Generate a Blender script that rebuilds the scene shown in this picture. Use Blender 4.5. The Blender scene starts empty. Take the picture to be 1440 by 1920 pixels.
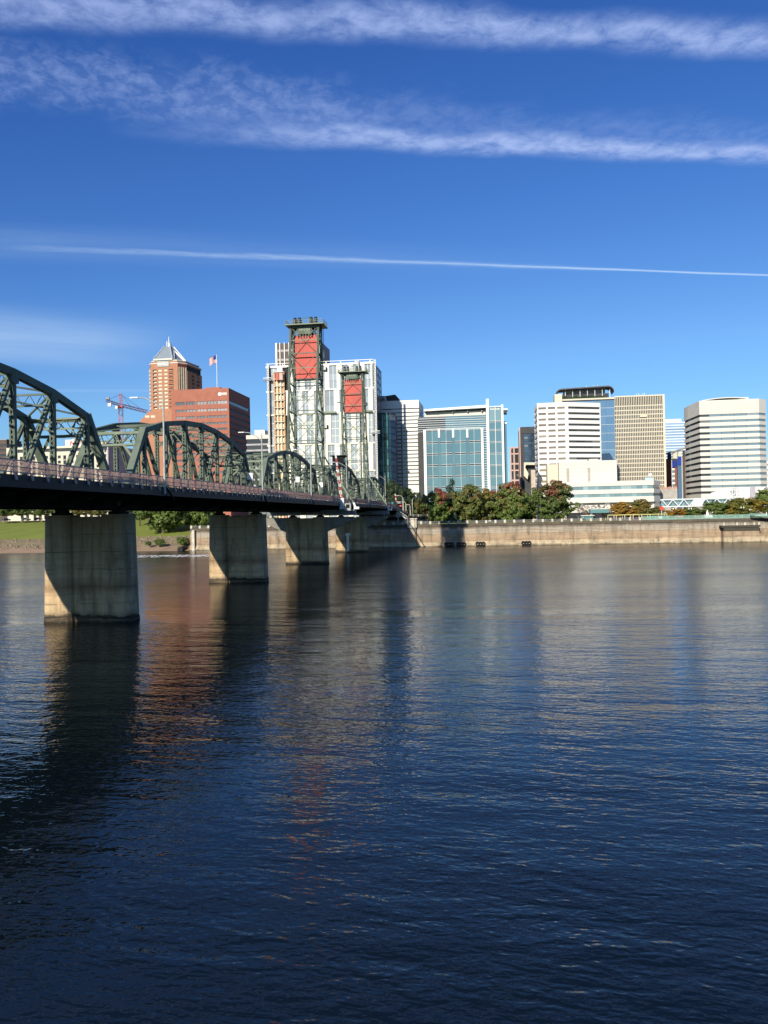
import bpy, math, random
import numpy as np
from mathutils import Vector, Matrix, noise as mnoise

random.seed(7)
SC = bpy.context.scene
COL = SC.collection

# ------------------------------------------------------------------ camera
F = 1550.0                       # focal length in pixels of the 1440 x 1920 photograph
CAM_Z = 13.0
PITCH = math.atan(9.5 / F)
ROLL = 0.02
cam_data = bpy.data.cameras.new('camera')
cam_data.sensor_fit = 'HORIZONTAL'
cam_data.sensor_width = 36.0
cam_data.lens = 36.0 * F / 1440.0
cam_data.clip_start = 0.5
cam_data.clip_end = 9000.0
cam = bpy.data.objects.new('camera', cam_data)
COL.objects.link(cam)
CAM_R = (Matrix.Rotation(math.pi / 2 + PITCH, 3, 'X') @ Matrix.Rotation(-ROLL, 3, 'Z'))
cam.matrix_world = Matrix.Translation((0, 0, CAM_Z)) @ CAM_R.to_4x4()
SC.camera = cam
SC.render.resolution_x, SC.render.resolution_y = 768, 1024

# ------------------------------------------------------------------ sun, sky
SUN_TO = Vector((-49, -111, 57)).normalized()
SUN_EL = math.asin(SUN_TO.z)
SUN_AZ = math.atan2(SUN_TO.x, SUN_TO.y)
sun_data = bpy.data.lights.new('sun', 'SUN')
sun_data.energy = 5.0
sun_data.angle = math.radians(0.55)
sun_data.color = (1.0, 0.93, 0.80)
sun = bpy.data.objects.new('sun', sun_data)
sun.rotation_euler = SUN_TO.to_track_quat('Z', 'Y').to_euler()
COL.objects.link(sun)

SC.view_settings.view_transform = 'Standard'
SC.view_settings.look = 'None'
SC.view_settings.gamma = 1.0
SC.view_settings.exposure = 0.25
SC.view_settings.use_curve_mapping = False
SC.cycles.max_bounces = 5
SC.cycles.diffuse_bounces = 2
SC.cycles.glossy_bounces = 3
SC.cycles.transparent_max_bounces = 4
SC.cycles.caustics_reflective = False
SC.cycles.caustics_refractive = False


def ray(px, py):
    return CAM_R @ Vector(((px - 720) / F, -(py - 960) / F, -1.0))


def at(px, py, Y):
    d = ray(px, py)
    k = Y / d.y
    return Vector((d.x * k, Y, CAM_Z + d.z * k))


world = bpy.data.worlds.new('World')
SC.world = world
world.use_nodes = True
world.cycles.sampling_method = 'NONE'


class NT:
    """small helper for writing node trees"""
    def __init__(self, tree):
        self.t = tree
        self.n = tree.nodes
        self.l = tree.links

    def new(self, kind, **kw):
        nd = self.n.new(kind)
        for k, v in kw.items():
            setattr(nd, k, v)
        return nd

    def put(self, sock, v):
        if isinstance(v, bpy.types.NodeSocket):
            self.l.new(v, sock)
        elif v is not None:
            sock.default_value = v

    def m(self, op, a, b=None, c=None, clamp=False):
        nd = self.new('ShaderNodeMath', operation=op, use_clamp=clamp)
        for i, v in enumerate((a, b, c)):
            if v is not None:
                self.put(nd.inputs[i], v)
        return nd.outputs[0]

    def mr(self, v, a, b, c=0.0, d=1.0, smooth=True):
        nd = self.new('ShaderNodeMapRange', interpolation_type='SMOOTHSTEP' if smooth else 'LINEAR')
        self.put(nd.inputs[0], v)
        for i, x in zip((1, 2, 3, 4), (a, b, c, d)):
            self.put(nd.inputs[i], x)
        return nd.outputs[0]

    def comb(self, x, y, z=0.0):
        nd = self.new('ShaderNodeCombineXYZ')
        for i, v in enumerate((x, y, z)):
            self.put(nd.inputs[i], v)
        return nd.outputs[0]

    def noise(self, vec, scale, detail=4, rough=0.55, dist=0.0):
        nd = self.new('ShaderNodeTexNoise')
        if vec is not None:
            self.l.new(vec, nd.inputs['Vector'])
        nd.inputs['Scale'].default_value = scale
        nd.inputs['Detail'].default_value = detail
        nd.inputs['Roughness'].default_value = rough
        nd.inputs['Distortion'].default_value = dist
        return nd.outputs[0]

    def mix(self, fac, a, b, blend='MIX'):
        nd = self.new('ShaderNodeMix', data_type='RGBA', blend_type=blend)
        self.put(nd.inputs[0], fac)
        for s, v in ((nd.inputs[6], a), (nd.inputs[7], b)):
            if isinstance(v, tuple) and len(v) == 3:
                v = v + (1,)
            self.put(s, v)
        return nd.outputs[2]

    def vmul(self, vec, xyz):
        nd = self.new('ShaderNodeVectorMath', operation='MULTIPLY')
        self.put(nd.inputs[0], vec)
        nd.inputs[1].default_value = xyz
        return nd.outputs[0]


def build_sky():
    t = NT(world.node_tree)
    t.n.clear()
    out = t.new('ShaderNodeOutputWorld')
    bg = t.new('ShaderNodeBackground')
    sky = t.new('ShaderNodeTexSky', sky_type='NISHITA')
    sky.sun_disc = False
    sky.sun_elevation = SUN_EL
    sky.sun_rotation = SUN_AZ
    sky.altitude = 20
    sky.air_density = 1.0
    sky.dust_density = 0.25
    sky.ozone_density = 2.6
    col = t.mix(1.0, sky.outputs[0], SKY_TINT, 'MULTIPLY')
    # clear autumn air: the deep part of the sky is more saturated than the model's, the bright part is left alone
    sep = t.new('ShaderNodeSeparateColor')
    t.put(sep.inputs[0], col)
    cc = t.new('ShaderNodeCombineColor')
    for i, (ref, ex, gain) in enumerate(SKY_CURVE):
        c_ = sep.outputs[i]
        k = t.m('MINIMUM', t.m('POWER', t.m('DIVIDE', c_, ref), ex), 1.02)
        t.put(cc.inputs[i], t.m('MULTIPLY', t.m('MULTIPLY', c_, k), gain))
    col = cc.outputs[0]
    tc = t.new('ShaderNodeTexCoord')
    sp = t.new('ShaderNodeSeparateXYZ')
    t.l.new(tc.outputs['Generated'], sp.inputs[0])
    dz = t.m('MAXIMUM', sp.outputs[2], 0.03)
    qx = t.m('DIVIDE', sp.outputs[0], dz)
    qy = t.m('DIVIDE', sp.outputs[1], dz)
    up = t.mr(sp.outputs[2], 0.02, 0.10)

    def pq(px, py):                 # where a sight line meets the cloud level (height 1)
        d = ray(px, py)
        return Vector((d.x / d.z, d.y / d.z))

    total = None

    low = None

    def trail(a, b, hw_px, strength, fade, nscale, sharp=0.5, stretch=3.0, lo=0.35, hi=0.7):
        """one straight vapour trail: a, b points on it, half width, (from, to) opacity ramp along it"""
        nonlocal total, low
        A, B = pq(*a), pq(*b)
        L = (B - A).length
        e = (B - A) / L
        mid = (a[0] + b[0]) / 2, (a[1] + b[1]) / 2
        hw = abs((pq(mid[0], mid[1] - hw_px) - pq(*mid)).dot(Vector((-e.y, e.x))))
        along = t.m('ADD', t.m('MULTIPLY', qx, e.x), t.m('MULTIPLY', qy, e.y))
        along = t.m('SUBTRACT', along, A.dot(e))
        across = t.m('ADD', t.m('MULTIPLY', qx, -e.y), t.m('MULTIPLY', qy, e.x))
        across = t.m('SUBTRACT', across, A.dot(Vector((-e.y, e.x))))
        v = t.comb(t.m('DIVIDE', along, hw * stretch), t.m('DIVIDE', across, hw), 0.0)
        n1 = t.noise(v, nscale, 5, 0.62, 0.4)
        n2 = t.noise(v, nscale * 0.28, 1, 0.5)
        wob = t.m('MULTIPLY', t.m('SUBTRACT', n2, 0.5), hw * 1.3)
        dist = t.m('ABSOLUTE', t.m('ADD', across, wob))
        prof = t.mr(dist, hw * sharp * 0.25, hw * 1.35, 1.0, 0.0)
        n3 = t.noise(v, nscale * 3.4, 4, 0.65, 1.2)
        tex = t.mr(t.m('ADD', t.m('MULTIPLY', n1, 0.85), t.m('MULTIPLY', n3, 0.15)), lo + 0.06, hi - 0.06, 0.0, 1.0, smooth=False)
        body = t.m('MULTIPLY', prof, t.m('ADD', t.m('MULTIPLY', tex, 0.75), t.m('MULTIPLY', prof, 0.25)))
        u = t.m('DIVIDE', along, L)
        if fade:
            cr = t.new('ShaderNodeValToRGB')
            t.l.new(t.m('ADD', t.m('MULTIPLY', u, 0.5), 0.25, clamp=True), cr.inputs[0])
            els = cr.color_ramp.elements
            els[0].position, els[1].position = 0.25 + 0.5 * fade[0][0], 0.25 + 0.5 * fade[-1][0]
            els[0].color = (fade[0][1],) * 3 + (1,)
            els[1].color = (fade[-1][1],) * 3 + (1,)
            for p, val in fade[1:-1]:
                el = els.new(0.25 + 0.5 * p)
                el.color = (val,) * 3 + (1,)
            body = t.m('MULTIPLY', body, cr.outputs[0])
        body = t.m('MULTIPLY', body, strength)
        if a[1] > 400:
            low = body if low is None else t.m('ADD', low, body)
        else:
            total = body if total is None else t.m('ADD', total, body)

    trail((0, 10), (1440, 74), 42, 0.80, ((-.3, .75), (0, .8), (.5, .95), (1, .95), (1.3, .9)), 1.15, stretch=1.0, lo=.25, hi=.68)
    trail((380, 249), (1440, 290), 23, 0.86, ((-.16, 0), (.03, .25), (.2, .75), (.5, 1.0), (1, .95), (1.3, .8)), 1.0, stretch=1.05, lo=.26, hi=.66)
    trail((0, 140), (850, 226), 66, 0.36, ((-.4, .75), (0, .9), (.3, .95), (.7, .75), (1.02, 0)), 2.6, stretch=0.8, lo=.38, hi=.70)
    trail((380, 213), (1440, 258), 42, 0.20, ((-.2, 0), (.2, .9), (.8, 1), (1.3, .8)), 2.0, stretch=0.9, lo=.3, hi=.7)
    trail((70, 466), (1440, 516), 5.5, 0.42, ((-.05, 0), (.02, .35), (.3, .75), (.55, .45), (.72, .35), (.8, .0), (1.2, 0)), 1.4, stretch=3, lo=.2, hi=.6)
    trail((70, 466), (1440, 516), 2.3, 0.62, ((.30, 0), (.62, .55), (.75, 1), (1.3, 1)), 0.8, stretch=6, lo=.1, hi=.5)
    trail((0, 458), (1440, 508), 30, 0.13, ((-.4, 1), (0, 1), (.4, .55), (.75, 0)), 1.0, stretch=5, lo=.2, hi=.75)
    trail((0, 733), (720, 731), 3, 0.16, ((-.5, 1), (0, .8), (.36, .6), (.43, .0)), 0.8, stretch=8, lo=.1, hi=.6)
    trail((0, 640), (720, 690), 46, 0.50, ((-.6, 1), (0, .95), (.2, .7), (.42, 0)), 0.9, stretch=4, lo=.15, hi=.75)
    fac = t.m('MULTIPLY', t.m('MINIMUM', total, 0.92), up)
    col = t.mix(fac, col, CLOUD_COL)
    col = t.mix(t.m('MULTIPLY', t.m('MINIMUM', low, 0.92), up), col, (6.2, 8.1, 10.4))
    t.put(bg.inputs[0], col)
    bg.inputs[1].default_value = SKY_STRENGTH
    t.l.new(bg.outputs[0], out.inputs[0])


SKY_TINT = (0.60, 0.86, 1.0)
SKY_CURVE = ((1.84, 0.62, 1.0), (4.4, 0.34, 1.05), (8.0, 0.0, 1.27))
SKY_STRENGTH = 0.084
CLOUD_COL = (4.2, 5.5, 9.2)
build_sky()

# ------------------------------------------------------------------ materials
MATS = {}


def mat(name, color, rough=0.75, var=0.12, scale=0.4, metallic=0.0, spec=0.3, color2=None, ior=None,
        streak=False, bump=0.0, bscale=3.0, coat=0.0):
    """painted / mineral surface: base colour with two octaves of weathering"""
    if name in MATS:
        return MATS[name]
    mt = bpy.data.materials.new(name)
    mt.use_nodes = True
    t = NT(mt.node_tree)
    b = t.n['Principled BSDF']
    g = t.new('ShaderNodeNewGeometry')
    pos = g.outputs['Position']
    v = t.vmul(pos, (1, 1, 0.12)) if streak else pos
    n = t.noise(v, scale, 6, 0.6)
    c2 = color2 or tuple(max(0.0, c * (1 - 3.0 * var)) for c in color)
    f = t.mr(n, 0.38, 0.72)
    fine = t.noise(pos, scale * 9, 3, 0.6)
    col = t.mix(t.m('MULTIPLY', f, 1.0 if color2 else 0.75), color, c2)
    col = t.mix(t.mr(fine, 0.3, 0.75, 0.0, var), col, tuple(c * 0.45 for c in color))
    t.put(b.inputs['Base Color'], col)
    b.inputs['Roughness'].default_value = rough
    b.inputs['Metallic'].default_value = metallic
    b.inputs['Specular IOR Level'].default_value = spec
    if ior:
        b.inputs['IOR'].default_value = ior
    if bump:
        bp = t.new('ShaderNodeBump')
        bp.inputs['Distance'].default_value = bump
        t.l.new(t.noise(pos, bscale, 5, 0.6), bp.inputs['Height'])
        t.l.new(bp.outputs[0], b.inputs['Normal'])
    MATS[name] = mt
    return mt


def glass(name, color, rough=0.08, ior=1.9, var=0.35, cell=(0.3, 0.3, 0.3), blinds=0.22):
    """window glass seen from outside: dark room behind, panes that differ a little from each other"""
    if name in MATS:
        return MATS[name]
    mt = bpy.data.materials.new(name)
    mt.use_nodes = True
    t = NT(mt.node_tree)
    b = t.n['Principled BSDF']
    g = t.new('ShaderNodeNewGeometry')
    oi = t.new('ShaderNodeObjectInfo')
    f = oi.outputs['Random']
    col = t.mix(f, tuple(c * (1 - var) for c in color), tuple(min(1, c * (1 + var)) for c in color))
    blind = t.m('GREATER_THAN', f, 0.94)
    col = t.mix(t.m('MULTIPLY', blind, blinds), col, (0.50, 0.48, 0.44))
    t.put(b.inputs['Base Color'], col)
    b.inputs['Roughness'].default_value = rough
    b.inputs['IOR'].default_value = ior
    bp = t.new('ShaderNodeBump')
    bp.inputs['Distance'].default_value = 0.03
    bp.inputs['Strength'].default_value = 0.35
    t.l.new(t.noise(g.outputs['Position'], 0.35, 2, 0.5), bp.inputs['Height'])
    t.l.new(bp.outputs[0], b.inputs['Normal'])
    MATS[name] = mt
    return mt


def concrete_layers(name, bands, streak=0.5, dark=(0.05, 0.045, 0.035), rough=0.9, lift=0.0):
    """weathered concrete whose stain zones follow the tide line: bands = [(z, colour), ...]"""
    if name in MATS:
        return MATS[name]
    mt = bpy.data.materials.new(name)
    mt.use_nodes = True
    t = NT(mt.node_tree)
    b = t.n['Principled BSDF']
    g = t.new('ShaderNodeNewGeometry')
    pos = g.outputs['Position']
    sp = t.new('ShaderNodeSeparateXYZ')
    t.l.new(pos, sp.inputs[0])
    wob = t.noise(t.vmul(pos, (1, 1, 0.3)), 0.35, 5, 0.6)
    z = t.m('ADD', sp.outputs[2], t.m('MULTIPLY', t.m('SUBTRACT', wob, 0.5), 1.6))
    cr = t.new('ShaderNodeValToRGB')
    z0, z1 = bands[0][0], bands[-1][0]
    t.l.new(t.mr(z, z0, z1, 0, 1, False), cr.inputs[0])
    els = cr.color_ramp.elements
    els[0].position, els[0].color = 0.0, bands[0][1] + (1,)
    els[1].position, els[1].color = 1.0, bands[-1][1] + (1,)
    for zz, c in bands[1:-1]:
        e = els.new((zz - z0) / (z1 - z0))
        e.color = c + (1,)
    col = cr.outputs[0]
    st = t.noise(t.vmul(pos, (0.8, 0.8, 0.09)), 0.7, 5, 0.7, 0.5)
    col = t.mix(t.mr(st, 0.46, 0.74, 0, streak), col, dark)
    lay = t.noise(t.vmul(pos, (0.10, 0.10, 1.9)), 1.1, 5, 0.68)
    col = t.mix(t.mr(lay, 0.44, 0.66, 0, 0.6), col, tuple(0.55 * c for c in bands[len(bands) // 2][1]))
    if lift:
        # joints between the pours, one every `lift` metres
        fr = t.m('FRACT', t.m('DIVIDE', t.m('ADD', sp.outputs[2], t.m('MULTIPLY', wob, 0.10)), lift))
        ln = t.m('MULTIPLY', t.m('LESS_THAN', fr, 0.055), t.mr(t.noise(t.vmul(pos, (0.5, 0.5, 2)), 0.8, 3, 0.6), 0.38, 0.62, 0.0, 0.5))
        col = t.mix(ln, col, dark)
    fl = t.noise(pos, 2.2, 4, 0.7)
    col = t.mix(t.mr(fl, 0.58, 0.76, 0, 0.4), col, (0.55, 0.46, 0.33))
    blot = t.noise(t.vmul(pos, (1, 1, 0.45)), 0.33, 6, 0.7, 0.2)
    col = t.mix(t.mr(blot, 0.46, 0.74, 0, 0.55), col, dark)
    t.put(b.inputs['Base Color'], col)
    b.inputs['Roughness'].default_value = rough
    b.inputs['Specular IOR Level'].default_value = 0.2
    bp = t.new('ShaderNodeBump')
    bp.inputs['Distance'].default_value = 0.12
    t.l.new(t.noise(pos, 1.6, 6, 0.65), bp.inputs['Height'])
    t.l.new(bp.outputs[0], b.inputs['Normal'])
    MATS[name] = mt
    return mt


def foliage(name, cols, patch=None, patch_amt=0.0, top=0.0, scale=0.11):
    """leaves: cols = dark, mid, light; patch = autumn colour, concentrated towards the top of the crown by `top`"""
    if name in MATS:
        return MATS[name]
    mt = bpy.data.materials.new(name)
    mt.use_nodes = True
    t = NT(mt.node_tree)
    b = t.n['Principled BSDF']
    g = t.new('ShaderNodeNewGeometry')
    tc = t.new('ShaderNodeTexCoord')
    r = g.outputs['Random Per Island']
    cr = t.new('ShaderNodeValToRGB')
    t.l.new(r, cr.inputs[0])
    els = cr.color_ramp.elements
    els[0].color, els[1].color = cols[0] + (1,), cols[2] + (1,)
    e = els.new(0.5)
    e.color = cols[1] + (1,)
    col = cr.outputs[0]
    if patch:
        sp = t.new('ShaderNodeSeparateXYZ')
        t.l.new(tc.outputs['Object'], sp.inputs[0])
        n = t.noise(g.outputs['Position'], scale, 3, 0.6)
        w = t.m('ADD', n, t.m('MULTIPLY', sp.outputs[2], top))
        w = t.m('ADD', w, t.m('MULTIPLY', t.m('SUBTRACT', r, 0.5), 0.25))
        f = t.mr(w, 0.60 - patch_amt, 0.70 - patch_amt)
        dk = t.mix(r, tuple(c * 0.6 for c in patch), tuple(min(1, c * 1.3) for c in patch))
        col = t.mix(f, col, dk)
    t.put(b.inputs['Base Color'], col)
    b.inputs['Roughness'].default_value = 0.6
    b.inputs['Specular IOR Level'].default_value = 0.25
    MATS[name] = mt
    return mt


# ------------------------------------------------------------------ mesh helpers
class MB:
    def __init__(self):
        self.v, self.f = [], []

    def poly(self, pts):
        i = len(self.v)
        self.v += [tuple(p) for p in pts]
        self.f.append(tuple(range(i, i + len(pts))))

    def hexa(self, c8):
        i = len(self.v)
        self.v += [tuple(p) for p in c8]
        for q in ((0, 3, 2, 1), (4, 5, 6, 7), (0, 1, 5, 4), (1, 2, 6, 5), (2, 3, 7, 6), (3, 0, 4, 7)):
            self.f.append(tuple(i + k for k in q))

    def frame(self, o, ax, ay, az, x0, x1, y0, y1, z0, z1):
        pts = []
        for z in (z0, z1):
            for x, y in ((x0, y0), (x1, y0), (x1, y1), (x0, y1)):
                pts.append(o + ax * x + ay * y + az * z)
        self.hexa(pts)

    def box(self, c, s):
        c = Vector(c)
        self.frame(c, Vector((1, 0, 0)), Vector((0, 1, 0)), Vector((0, 0, 1)),
                   -s[0] / 2, s[0] / 2, -s[1] / 2, s[1] / 2, -s[2] / 2, s[2] / 2)

    def bar(self, p, q, w, h, side=None):
        """square bar p -> q; w along `side` (made square to the axis), h along the third axis"""
        p, q = Vector(p), Vector(q)
        a = (q - p)
        L = a.length
        if L < 1e-6:
            return
        a /= L
        s = Vector(side) if side is not None else (Vector((0, 0, 1)) if abs(a.z) < 0.9 else Vector((1, 0, 0)))
        s = s - a * s.dot(a)
        s.normalize()
        b = a.cross(s)
        self.frame(p, s, b, a, -w / 2, w / 2, -h / 2, h / 2, 0, L)

    def tube(self, p, q, r0, r1=None, n=8):
        p, q = Vector(p), Vector(q)
        r1 = r0 if r1 is None else r1
        a = (q - p).normalized()
        s = Vector((0, 0, 1)) if abs(a.z) < 0.9 else Vector((1, 0, 0))
        s = (s - a * s.dot(a)).normalized()
        b = a.cross(s)
        i = len(self.v)
        for c, r in ((p, r0), (q, r1)):
            for k in range(n):
                an = 2 * math.pi * k / n
                self.v.append(tuple(c + s * (r * math.cos(an)) + b * (r * math.sin(an))))
        for k in range(n):
            j = (k + 1) % n
            self.f.append((i + k, i + j, i + n + j, i + n + k))
        self.f.append(tuple(i + k for k in reversed(range(n))))
        self.f.append(tuple(i + n + k for k in range(n)))

    def prism(self, poly, z0, z1, top=None):
        """vertical prism over 2-D polygon; `top` = another polygon for a tapered one"""
        n = len(poly)
        top = top or poly
        i = len(self.v)
        self.v += [(p[0], p[1], z0) for p in poly] + [(p[0], p[1], z1) for p in top]
        for k in range(n):
            j = (k + 1) % n
            self.f.append((i + k, i + j, i + n + j, i + n + k))
        self.f.append(tuple(i + k for k in reversed(range(n))))
        self.f.append(tuple(i + n + k for k in range(n)))

    def build(self, name, material, parent=None, smooth=False):
        off = Vector((0, 0, 0))
        if parent is not None:
            r = parent
            off = r.location.copy()
            while r.parent:
                r = r.parent
                off = off + r.location
        me = bpy.data.meshes.new(name)
        me.from_pydata([(v[0] - off.x, v[1] - off.y, v[2] - off.z) for v in self.v], [], self.f)
        me.materials.append(material)
        if smooth:
            me.polygons.foreach_set('use_smooth', [True] * len(me.polygons))
        me.update()
        o = bpy.data.objects.new(name, me)
        COL.objects.link(o)
        o.parent = parent
        return o


def tag(o, label=None, cat=None, group=None, kind=None):
    if label:
        o['label'] = label
    if cat:
        o['category'] = cat
    if group:
        o['group'] = group
    if kind:
        o['kind'] = kind
    return o


def thing(name, label, cat, loc, group=None):
    o = bpy.data.objects.new(name, None)
    o.empty_display_size = 0.5
    o.location = loc
    COL.objects.link(o)
    return tag(o, label, cat, group)


_boxes = {}


def piece(name, material, parent, center, size, rotz=0.0):
    """one box-shaped piece that shares its mesh with all pieces of the same size and material"""
    key = (name, tuple(round(s, 2) for s in size), material.name)
    me = _boxes.get(key)
    if me is None:
        mb = MB()
        mb.box((0, 0, 0), size)
        me = bpy.data.meshes.new(name)
        me.from_pydata(mb.v, [], mb.f)
        me.materials.append(material)
        me.update()
        _boxes[key] = me
    o = bpy.data.objects.new(name, me)
    off = Vector((0, 0, 0))
    r = parent
    while r:
        off = off + r.location
        r = r.parent
    o.location = Vector(center) - off
    o.rotation_euler = (0, 0, rotz)
    COL.objects.link(o)
    o.parent = parent
    return o


def shared(name, me, parent, loc, rotz=0.0, scale=(1, 1, 1)):
    o = bpy.data.objects.new(name, me)
    off = Vector((0, 0, 0))
    r = parent
    while r:
        off = off + r.location
        r = r.parent
    o.location = Vector(loc) - off
    o.rotation_euler = (0, 0, rotz)
    o.scale = scale
    COL.objects.link(o)
    o.parent = parent
    return o


# ------------------------------------------------------------------ layout frames
GA = math.radians(7.7)                          # the city grid and the bridge are turned this far from the sight line
BU = Vector((math.sin(GA), math.cos(GA), 0))    # along the bridge, away from us
BV = Vector((-math.cos(GA), math.sin(GA), 0))   # across the bridge, to the far side
BO = Vector((-35.3, 110.0, 0))                  # near truss over the first pier


def B(s, t, z):
    p = BO + BU * s + BV * t
    return Vector((p.x, p.y, z))


WE = Vector((math.cos(GA), -math.sin(GA), 0))   # along the sea wall, to the right
WN = BU                                         # inland
WO = Vector((0, 352, 0))


def Wp(w, d, z):
    p = WO + WE * w + WN * d
    return Vector((p.x, p.y, z))


def Wpx(px, py, d=0.0):
    """sea-wall coordinates (w, z) of a picture point that lies d behind the wall line"""
    r = ray(px, py)
    o = WO + WN * d
    k = (o.x * WN.x + o.y * WN.y) / (r.x * WN.x + r.y * WN.y)
    P = r * k
    return (P.x - o.x) * WE.x + (P.y - o.y) * WE.y, CAM_Z + P.z

# ------------------------------------------------------------------ river
def water_material():
    mt = bpy.data.materials.new('river_water')
    mt.use_nodes = True
    t = NT(mt.node_tree)
    b = t.n['Principled BSDF']
    b.inputs['Base Color'].default_value = (0.004, 0.008, 0.010, 1)
    sy = t.new('ShaderNodeSeparateXYZ')
    gp = t.new('ShaderNodeNewGeometry')
    t.l.new(gp.outputs['Position'], sy.inputs[0])
    ruff = t.noise(t.vmul(gp.outputs['Position'], (0.16, 1.0, 1)), 0.05, 5, 0.65, 0.8)
    # the wind ruffles mid river; the water by the near bank is smoother
    rgh = t.m('ADD', t.mr(sy.outputs[1], 25.0, 200.0, 0.045, 0.20), t.m('MULTIPLY', t.m('SUBTRACT', ruff, 0.5), 0.18))
    t.put(b.inputs['Roughness'], rgh)
    b.inputs['IOR'].default_value = 1.333
    b.inputs['Specular IOR Level'].default_value = 0.5
    g = t.new('ShaderNodeNewGeometry')
    pos = g.outputs['Position']
    rot = t.new('ShaderNodeVectorRotate', rotation_type='Z_AXIS')
    t.l.new(pos, rot.inputs['Vector'])
    rot.inputs['Angle'].default_value = math.radians(12)
    rp = rot.outputs[0]
    patch = t.mr(t.noise(t.vmul(pos, (0.5, 1.0, 1)), 0.022, 4, 0.6, 0.9), 0.36, 0.64, 0.4, 1.35)
    py_ = t.new('ShaderNodeSeparateXYZ')
    t.l.new(pos, py_.inputs[0])
    patch = t.m('MULTIPLY', patch, t.mr(py_.outputs[1], 70.0, 240.0, 1.0, 0.75))

    def height(off):
        ad = t.new('ShaderNodeVectorMath', operation='ADD')
        t.put(ad.inputs[0], rp)
        ad.inputs[1].default_value = off
        v = ad.outputs[0]
        h = t.m('MULTIPLY', t.noise(t.vmul(v, (0.42, 1.0, 1)), 0.5, 1.5, 0.5, 0.4), WAVE[0])
        h = t.m('ADD', h, t.m('MULTIPLY', t.noise(t.vmul(v, (0.22, 1.0, 1)), 0.15, 2, 0.6, 0.6), WAVE[3]))
        h = t.m('ADD', h, t.m('MULTIPLY', t.noise(t.vmul(v, (0.50, 1.0, 1)), 1.7, 1.5, 0.5, 0.5), WAVE[1]))
        return t.m('ADD', h, t.m('MULTIPLY', t.noise(t.vmul(v, (0.6, 1.0, 1)), 4.2, 1.5, 0.5, 0.4), WAVE[2]))
    EPS = 0.03
    h0, hx, hy = height((0, 0, 0)), height((EPS, 0, 0)), height((0, EPS, 0))
    k = t.m('MULTIPLY', patch, -1.0 / EPS)
    nx = t.m('MULTIPLY', t.m('SUBTRACT', hx, h0), k)
    ny = t.m('MULTIPLY', t.m('SUBTRACT', hy, h0), k)
    back = t.new('ShaderNodeVectorRotate', rotation_type='Z_AXIS')
    t.put(back.inputs['Vector'], t.comb(nx, ny, 1.0))
    back.inputs['Angle'].default_value = math.radians(-12)
    nn = t.new('ShaderNodeVectorMath', operation='NORMALIZE')
    t.put(nn.inputs[0], back.outputs[0])
    t.l.new(nn.outputs[0], b.inputs['Normal'])
    return mt


WAVE = (0.085, 0.052, 0.024, 0.19)
mb = MB()
mb.poly([(-3000, -300, 0), (3000, -300, 0), (3000, 420, 0), (-3000, 420, 0)])
tag(mb.build('river', water_material()), 'calm dark blue river with small wind ripples', kind='structure')

# ------------------------------------------------------------------ west bank
grass = mat('lawn_grass', (0.19, 0.23, 0.045), 0.9, 0.12, 0.08, color2=(0.24, 0.26, 0.06), spec=0.1, bump=0.05, bscale=4)
sand = mat('beach_sand', (0.36, 0.25, 0.16), 0.95, 0.15, 0.15, color2=(0.26, 0.18, 0.12), spec=0.1, bump=0.1, bscale=1.5)
rubble = mat('bank_rubble', (0.30, 0.23, 0.14), 0.95, 0.25, 0.5, color2=(0.16, 0.15, 0.08), spec=0.1, bump=0.4, bscale=1.2)
paving = mat('plaza_paving', (0.33, 0.27, 0.21), 0.9, 0.1, 0.1, spec=0.15)

W_END = Wpx(357, 1020)[0]


def lerp_prof(prof, d):
    for (a, za), (b_, zb) in zip(prof, prof[1:]):
        if d <= b_:
            return za + (zb - za) * max(0.0, (d - a)) / (b_ - a)
    return prof[-1][1]


BANK = [(-30, -3), (-3, -0.4), (0, 0.15), (9, 1.9), (20, 4.7), (30, 6.6), (62, 11.2), (92, 14.6), (130, 15.2), (3000, 15.2)]


def smooth(a, b, x):
    x = max(0.0, min(1.0, (x - a) / (b - a)))
    return x * x * (3 - 2 * x)


def ground_z(w, d):
    if w < W_END:
        z = lerp_prof(BANK, d)
        return z + (mnoise.noise((w * 0.06, d * 0.1, 2.0)) * 0.5 if 1 < d < 60 else 0)
    return 9.6 + 5.6 * smooth(8, 95, d) * (1 - smooth(W_END, W_END + 60, w))


def grid_sheet(name, ws, ds, matfn, mats):
    vs, fs, mi = [], [], []
    for d in ds:
        for w in ws:
            vs.append(tuple(Wp(w, d, ground_z(w, d))))
    n = len(ws)
    for j in range(len(ds) - 1):
        for i in range(n - 1):
            fs.append((j * n + i, j * n + i + 1, (j + 1) * n + i + 1, (j + 1) * n + i))
            mi.append(matfn((ws[i] + ws[i + 1]) / 2, (ds[j] + ds[j + 1]) / 2))
    me = bpy.data.meshes.new(name)
    me.from_pydata(vs, [], fs)
    for m_ in mats:
        me.materials.append(m_)
    me.polygons.foreach_set('material_index', mi)
    me.polygons.foreach_set('use_smooth', [True] * len(fs))
    me.update()
    o = bpy.data.objects.new(name, me)
    COL.objects.link(o)
    return o


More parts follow.
